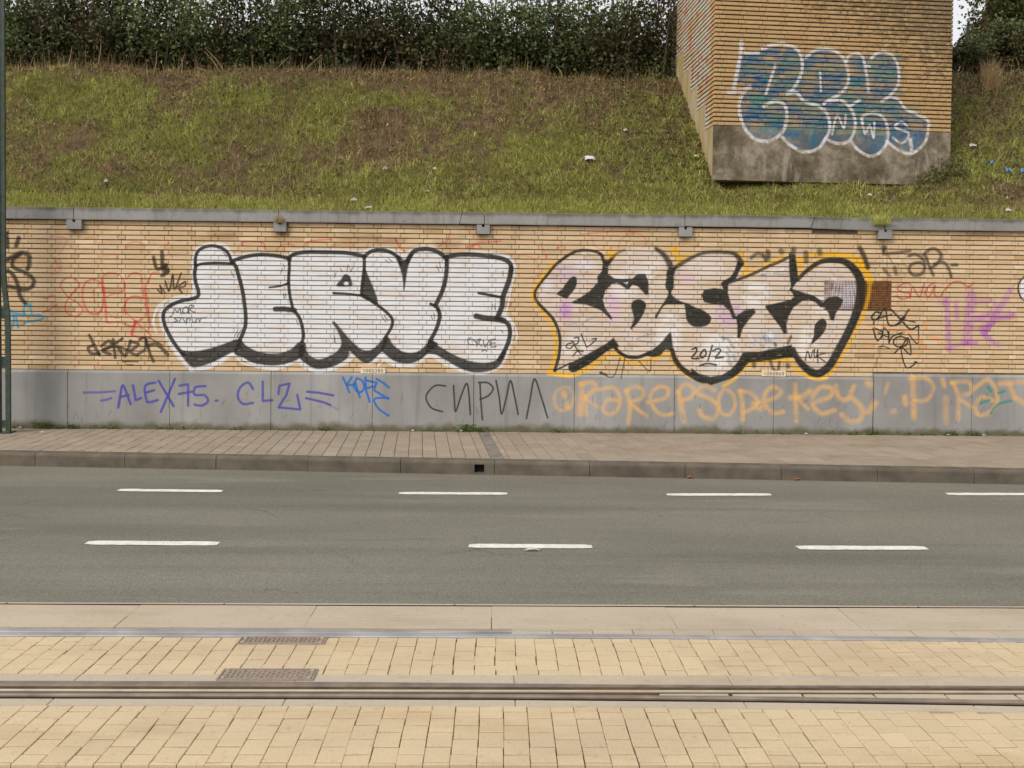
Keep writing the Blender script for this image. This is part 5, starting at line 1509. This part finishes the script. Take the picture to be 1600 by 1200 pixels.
# ------------------------------------------------------------------ trees and scrub beyond the pier
def tree(name, label, base, h, crown_c, crown_r, nleaf, size, seed, mat, group=None, limbs=7, cat='tree', hang=0.0):
    r = np.random.default_rng(seed)
    t = thing(name, tuple(base), label, cat, group)
    b = np.array(base)
    mb = MB()
    top = np.array([crown_c[0], crown_c[1], base[2] + h])
    m1 = b * .55 + top * .45 + r.normal(0, .06, 3)
    mb.tube([b - (0, 0, .2), m1, top], [.09, .065, .02], 7)
    ends = []
    for k in range(limbs):
        f = .25 + .7 * (k + .5) / limbs
        p = b + (top - b) * f
        a = r.uniform(0, 6.28)
        e = np.array(crown_c) + np.array([math.cos(a) * crown_r[0], math.sin(a) * crown_r[1], r.uniform(-.6, .8) * crown_r[2]]) * .8
        mb.tube([p, (p + e) / 2 + (0, 0, .12), e], [.035, .022, .007], 5)
        ends += [p + (e - p) * q for q in (.4, .6, .8, 1.0)]
    mb.build('trunk', M['bark'], t)
    ends = np.array(ends)
    cl = []
    for k in range(60):
        q = r.normal(0, 1, 3); q /= np.linalg.norm(q)
        cl.append(np.array(crown_c) + q * np.array(crown_r) * r.random() ** .4)
    cl = np.concatenate([np.array(cl), ends])
    pick = r.integers(0, len(cl), nleaf)
    c = cl[pick] + r.normal(0, 1, (nleaf, 3)) * np.array([.15, .15, .13]) * max(crown_r) * .8
    c[:, 2] -= hang * r.random(nleaf)
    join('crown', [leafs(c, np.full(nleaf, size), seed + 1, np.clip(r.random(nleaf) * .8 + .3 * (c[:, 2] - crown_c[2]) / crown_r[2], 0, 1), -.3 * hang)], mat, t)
    return t

def gpt(px, py, Y):
    p = at_y(px, py, Y)
    return np.array([p[0], Y, float(hill_z(p[0], Y))])
def cpt(px, py, Y):
    return at_y(px, py, Y)
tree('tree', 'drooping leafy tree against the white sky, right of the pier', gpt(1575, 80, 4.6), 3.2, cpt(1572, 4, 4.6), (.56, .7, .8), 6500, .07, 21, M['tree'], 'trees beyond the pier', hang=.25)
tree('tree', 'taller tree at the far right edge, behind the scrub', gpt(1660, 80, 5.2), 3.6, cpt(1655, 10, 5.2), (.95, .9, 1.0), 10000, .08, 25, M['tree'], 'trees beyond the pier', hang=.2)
for k, (px, py, Y, rr, nl, lab) in enumerate(((1512, 92, 3.2, (.42, .4, .30), 5200, 'dark low bush tucked against the right side of the pier'), (1572, 72, 3.6, (.6, .4, .42), 7500, 'dense dark bush below the drooping tree'), (1650, 80, 3.4, (.7, .5, .5), 8000, 'dark bush at the far right edge of the bank'))):
    g = gpt(px, py, Y)
    cc = cpt(px, py, Y)
    tree('bush', lab, g, .8, cc, rr, nl, .055, 31 + k, M['hedge'], 'dark bushes on top of the bank beside the pier', 4, 'bush')
# dry clump on the right-hand bank
p = at_y(1545, 118, 2.4)
cl = blades(260, (p[0] - .10, p[0] + .10), (2.3, 2.45), lambda X, Y, q: .2 + .25 * q, lambda q: .006 + .004 * q, .35, lambda X, Y, q: .1 + .2 * q, 66)
o = join('dry_grass_clump', [cl], M['grass'])
tag(o, 'tall dry straw clump on the bank right of the pier', 'grass clump')

# house far behind, only the verge of its roof shows
hp = at_y(1512, 60, 26.0)
ho = thing('house', (hp[0] + 4.5, 30, 5.5), 'red roofed house showing behind the trees right of the pier', 'house')
a, b = at_y(1517, 78, 26.0), at_y(1530, 40, 26.0)
sl_ = (b[2] - a[2]) / (b[0] - a[0])
rx, rw = a[0], 3.6
rz = a[2]
hh = sl_ * rw * .42
mb = MB()
v = [(rx, 26, rz), (b[0] + (b[0] - a[0]) * 1.6, 26, b[2] + (b[2] - a[2]) * 1.6), (rx + 9, 26, b[2] + (b[2] - a[2]) * 1.6), (rx + 10.2, 26, rz)]
v += [(x + 4.2, 34, z) for x, _, z in v]
mb.add(v, [(0, 1, 2, 3), (7, 6, 5, 4), (0, 4, 5, 1), (1, 5, 6, 2), (2, 6, 7, 3), (3, 7, 4, 0)]).build('roof', M['roof'], ho)
MB().box(rx + .5, rx + 9.7, 26.3, 33.7, 4.0, rz - .003, fn=lambda x, y, z: (x + 4.2 * (y - 26) / 8, y, z)).build('wall', M['render'], ho)
for k in range(3):
    x0 = rx + 1.4 + k * 2.8
    w_ = MB().box(x0, x0 + 1.2, 26.24, 26.3, rz - 2.2, rz - .7).build('window', M['plastic'], ho)
    MB().box(x0 + .08, x0 + 1.12, 26.22, 26.24, rz - 2.12, rz - .78).build('pane', M['glass'], w_)

# ------------------------------------------------------------------ weeds along the wall foot and on the coping
r = np.random.default_rng(77)
sets = []
n = 1500
X = r.uniform(-6.4, 8, n)
k = r.random(n) < .12 + .9 * np.clip((fbm(X * 2.3, X * 0 + 9, 91) - .45) / .2, 0, 1)
X = X[k]
c = np.stack([X, -.035 - .03 * r.random(len(X)), .006 + .035 * r.random(len(X)) ** 2], -1)
for (cx, hgt, nn) in ((-5.35, .07, 60), (-5.28, .05, 40), (-4.98, .04, 40), (-4.55, .04, 30), (-.33, .085, 110), (-.16, .06, 60), (4.568, .05, 40), (5.5, .05, 40), (5.8, .05, 50), (2.9, .03, 30), (-2.0, .04, 40), (.75, .035, 30)):
    c = np.concatenate([c, np.stack([cx + r.normal(0, .05, nn), -.04 - .03 * r.random(nn), .005 + hgt * r.random(nn)], -1)])
foot = join('foot_weeds', [leafs(c, np.full(len(c), .032), 5, .5 + .5 * r.random(len(c)), .6)], m_leaf('foot_weed', ((0, (.06, .06, .02)), (.5, (.09, .12, .025)), (1, (.13, .19, .04))), .6, .2))
tag(foot, 'small green weeds sprouting along the foot of the wall', kind='stuff')
def tuft(px, Y, n, hgt, spread, tint, name, label, z0, droop):
    p = at_y(px, 345, Y)
    cl = blades(n, (p[0] - spread, p[0] + spread), (Y - .04, Y + .06), lambda X, Y_, q: hgt * (.5 + .6 * q), lambda q: .005 + .004 * q, droop, lambda X, Y_, q: tint + .15 * q, int(px), zfun=lambda X, Y_: np.full(len(X), z0))
    o = join(name, [cl], M['grass'])
    tag(o, label, 'grass tuft')
tuft(1376, -.03, 330, .17, .09, .80, 'grass_tuft', 'bright green grass tuft hanging from the broken coping joint', 2.53, 1.5)
tuft(437, -.045, 150, .12, .05, .16, 'grass_tuft', 'withered straw tuft hanging from a coping joint', 2.47, 1.6)

# ------------------------------------------------------------------ litter
def scrap(name, label, cat, p, sx, sz, mat, seed, group='litter scattered on the bank', tilt=0.8, h=.5):
    r = np.random.default_rng(seed)
    n = 5
    V = []
    for j in range(n):
        for i in range(n):
            u, v_ = i / (n - 1) - .5, j / (n - 1) - .5
            rr = 1 - .25 * (abs(u) + abs(v_))
            V.append((p[0] + sx * u * rr + r.normal(0, sx * .05), p[1] + sz * v_ * math.cos(tilt) + r.normal(0, sz * .06), p[2] + .01 + sz * v_ * math.sin(tilt) + abs(r.normal(0, sz * .18)) * h * 2 + .25 * sz * (1 - 4 * u * u)))
    F = [(j * n + i, j * n + i + 1, (j + 1) * n + i + 1, (j + 1) * n + i) for j in range(n - 1) for i in range(n - 1)]
    o = MB().add(V, F).build(name, mat)
    md = o.modifiers.new('thick', 'SOLIDIFY'); md.thickness = .003
    tag(o, label, cat, group)
def on_hill(px, py):
    lo, hi = .2, 4.0
    for _ in range(40):
        m = (lo + hi) / 2
        p = at_y(px, py, m)
        if p[2] > float(hill_z(p[0], m)): lo = m
        else: hi = m
    p = at_y(px, py, lo)
    return (p[0], lo - .03, float(hill_z(p[0], lo)) + .012)
for k, (px, py, sx, sz, mat, name, lab, cat) in enumerate((
        (922, 252, .17, .07, 'bag', 'plastic_bag', 'crumpled white plastic bag in the middle of the bank', 'plastic bag'), (977, 207, .06, .04, 'paper', 'paper_scrap', 'small pale scrap on the bank above the white bag', 'litter'),
        (680, 268, .06, .05, 'yellowp', 'wrapper', 'pale yellow wrapper on the bank above the first white letters', 'litter'), (602, 268, .07, .05, 'paper', 'paper_scrap', 'grey scrap on the bank left of the yellow wrapper', 'litter'),
        (553, 316, .09, .04, 'paper', 'paper_scrap', 'flat beige scrap just above the coping', 'litter'), (576, 328, .09, .03, 'plastic', 'plastic_scrap', 'thin white strip lying on the edge of the coping', 'litter'), (668, 302, .05, .025, 'plastic', 'plastic_scrap', 'tiny white strip on the bank near the coping', 'litter'),
        (167, 287, .06, .05, 'paper', 'paper_scrap', 'lone pale scrap low on the left part of the bank', 'litter'), (1088, 248, .08, .04, 'yellowp', 'wrapper', 'pale yellow sliver at the foot of the pier', 'litter'),
        (1518, 231, .11, .04, 'plastic', 'plastic_scrap', 'white plastic scrap on the shaded bank right of the pier', 'litter'), (1548, 258, .06, .05, 'bluep', 'blue_scrap', 'small blue scrap, highest of the blue litter', 'litter'), (1574, 270, .09, .06, 'bluep', 'blue_scrap', 'larger blue scrap between two other blue scraps', 'litter'), (1597, 272, .08, .06, 'bluep', 'blue_scrap', 'blue scrap cut by the right edge of the view', 'litter'),
        (1358, 309, .07, .04, 'plastic', 'plastic_scrap', 'white scrap in front of the pier footing', 'litter'), (1574, 332, .09, .04, 'plastic', 'plastic_scrap', 'white scrap by the coping at far right', 'litter'))):
    scrap(name, lab, cat, on_hill(px, py), sx, sz, M[mat], 100 + k)
p = at_z(832, 861, ROAD_Z)
scrap('paper_scrap', 'flattened white paper lying on the asphalt below a lane dash', 'litter', (p[0], p[1], ROAD_Z), .11, .03, M['plastic'], 200, 'litter on the street', 0, .1)
for k, (px, py) in enumerate(((1245, 750), (1078, 747))):
    p = at_z(px, py, ROAD_Z)
    scrap('dead_leaf', ['brown dead leaf in the gutter right of centre', 'orange dead leaf in the gutter at mid view'][k], 'leaf', (p[0], p[1] - .02, ROAD_Z), .07, .03, M['deadleaf'], 210 + k, 'litter on the street', .2, .3)
for k, (px, py) in enumerate(((38, 668), (66, 677), (1478, 680), (1536, 681), (1254, 677), (645, 674), (721, 675))):
    p = at_z(px, py, 0)
    scrap('paper_scrap', ['white scrap in the weeds beside the lattice post', 'white scrap on the footway nearest the lattice post', 'white scrap at the wall foot below the letter P', 'white scrap at the wall foot below the letter R', 'white scrap at the wall foot below the orange y', 'white scrap at the wall foot below the blue tag', 'white scrap beside the weeds at the drain channel'][k], 'litter', (p[0], min(p[1], -.06), .0), .04, .025, M['plastic'], 220 + k, 'litter on the street', .3, .4)
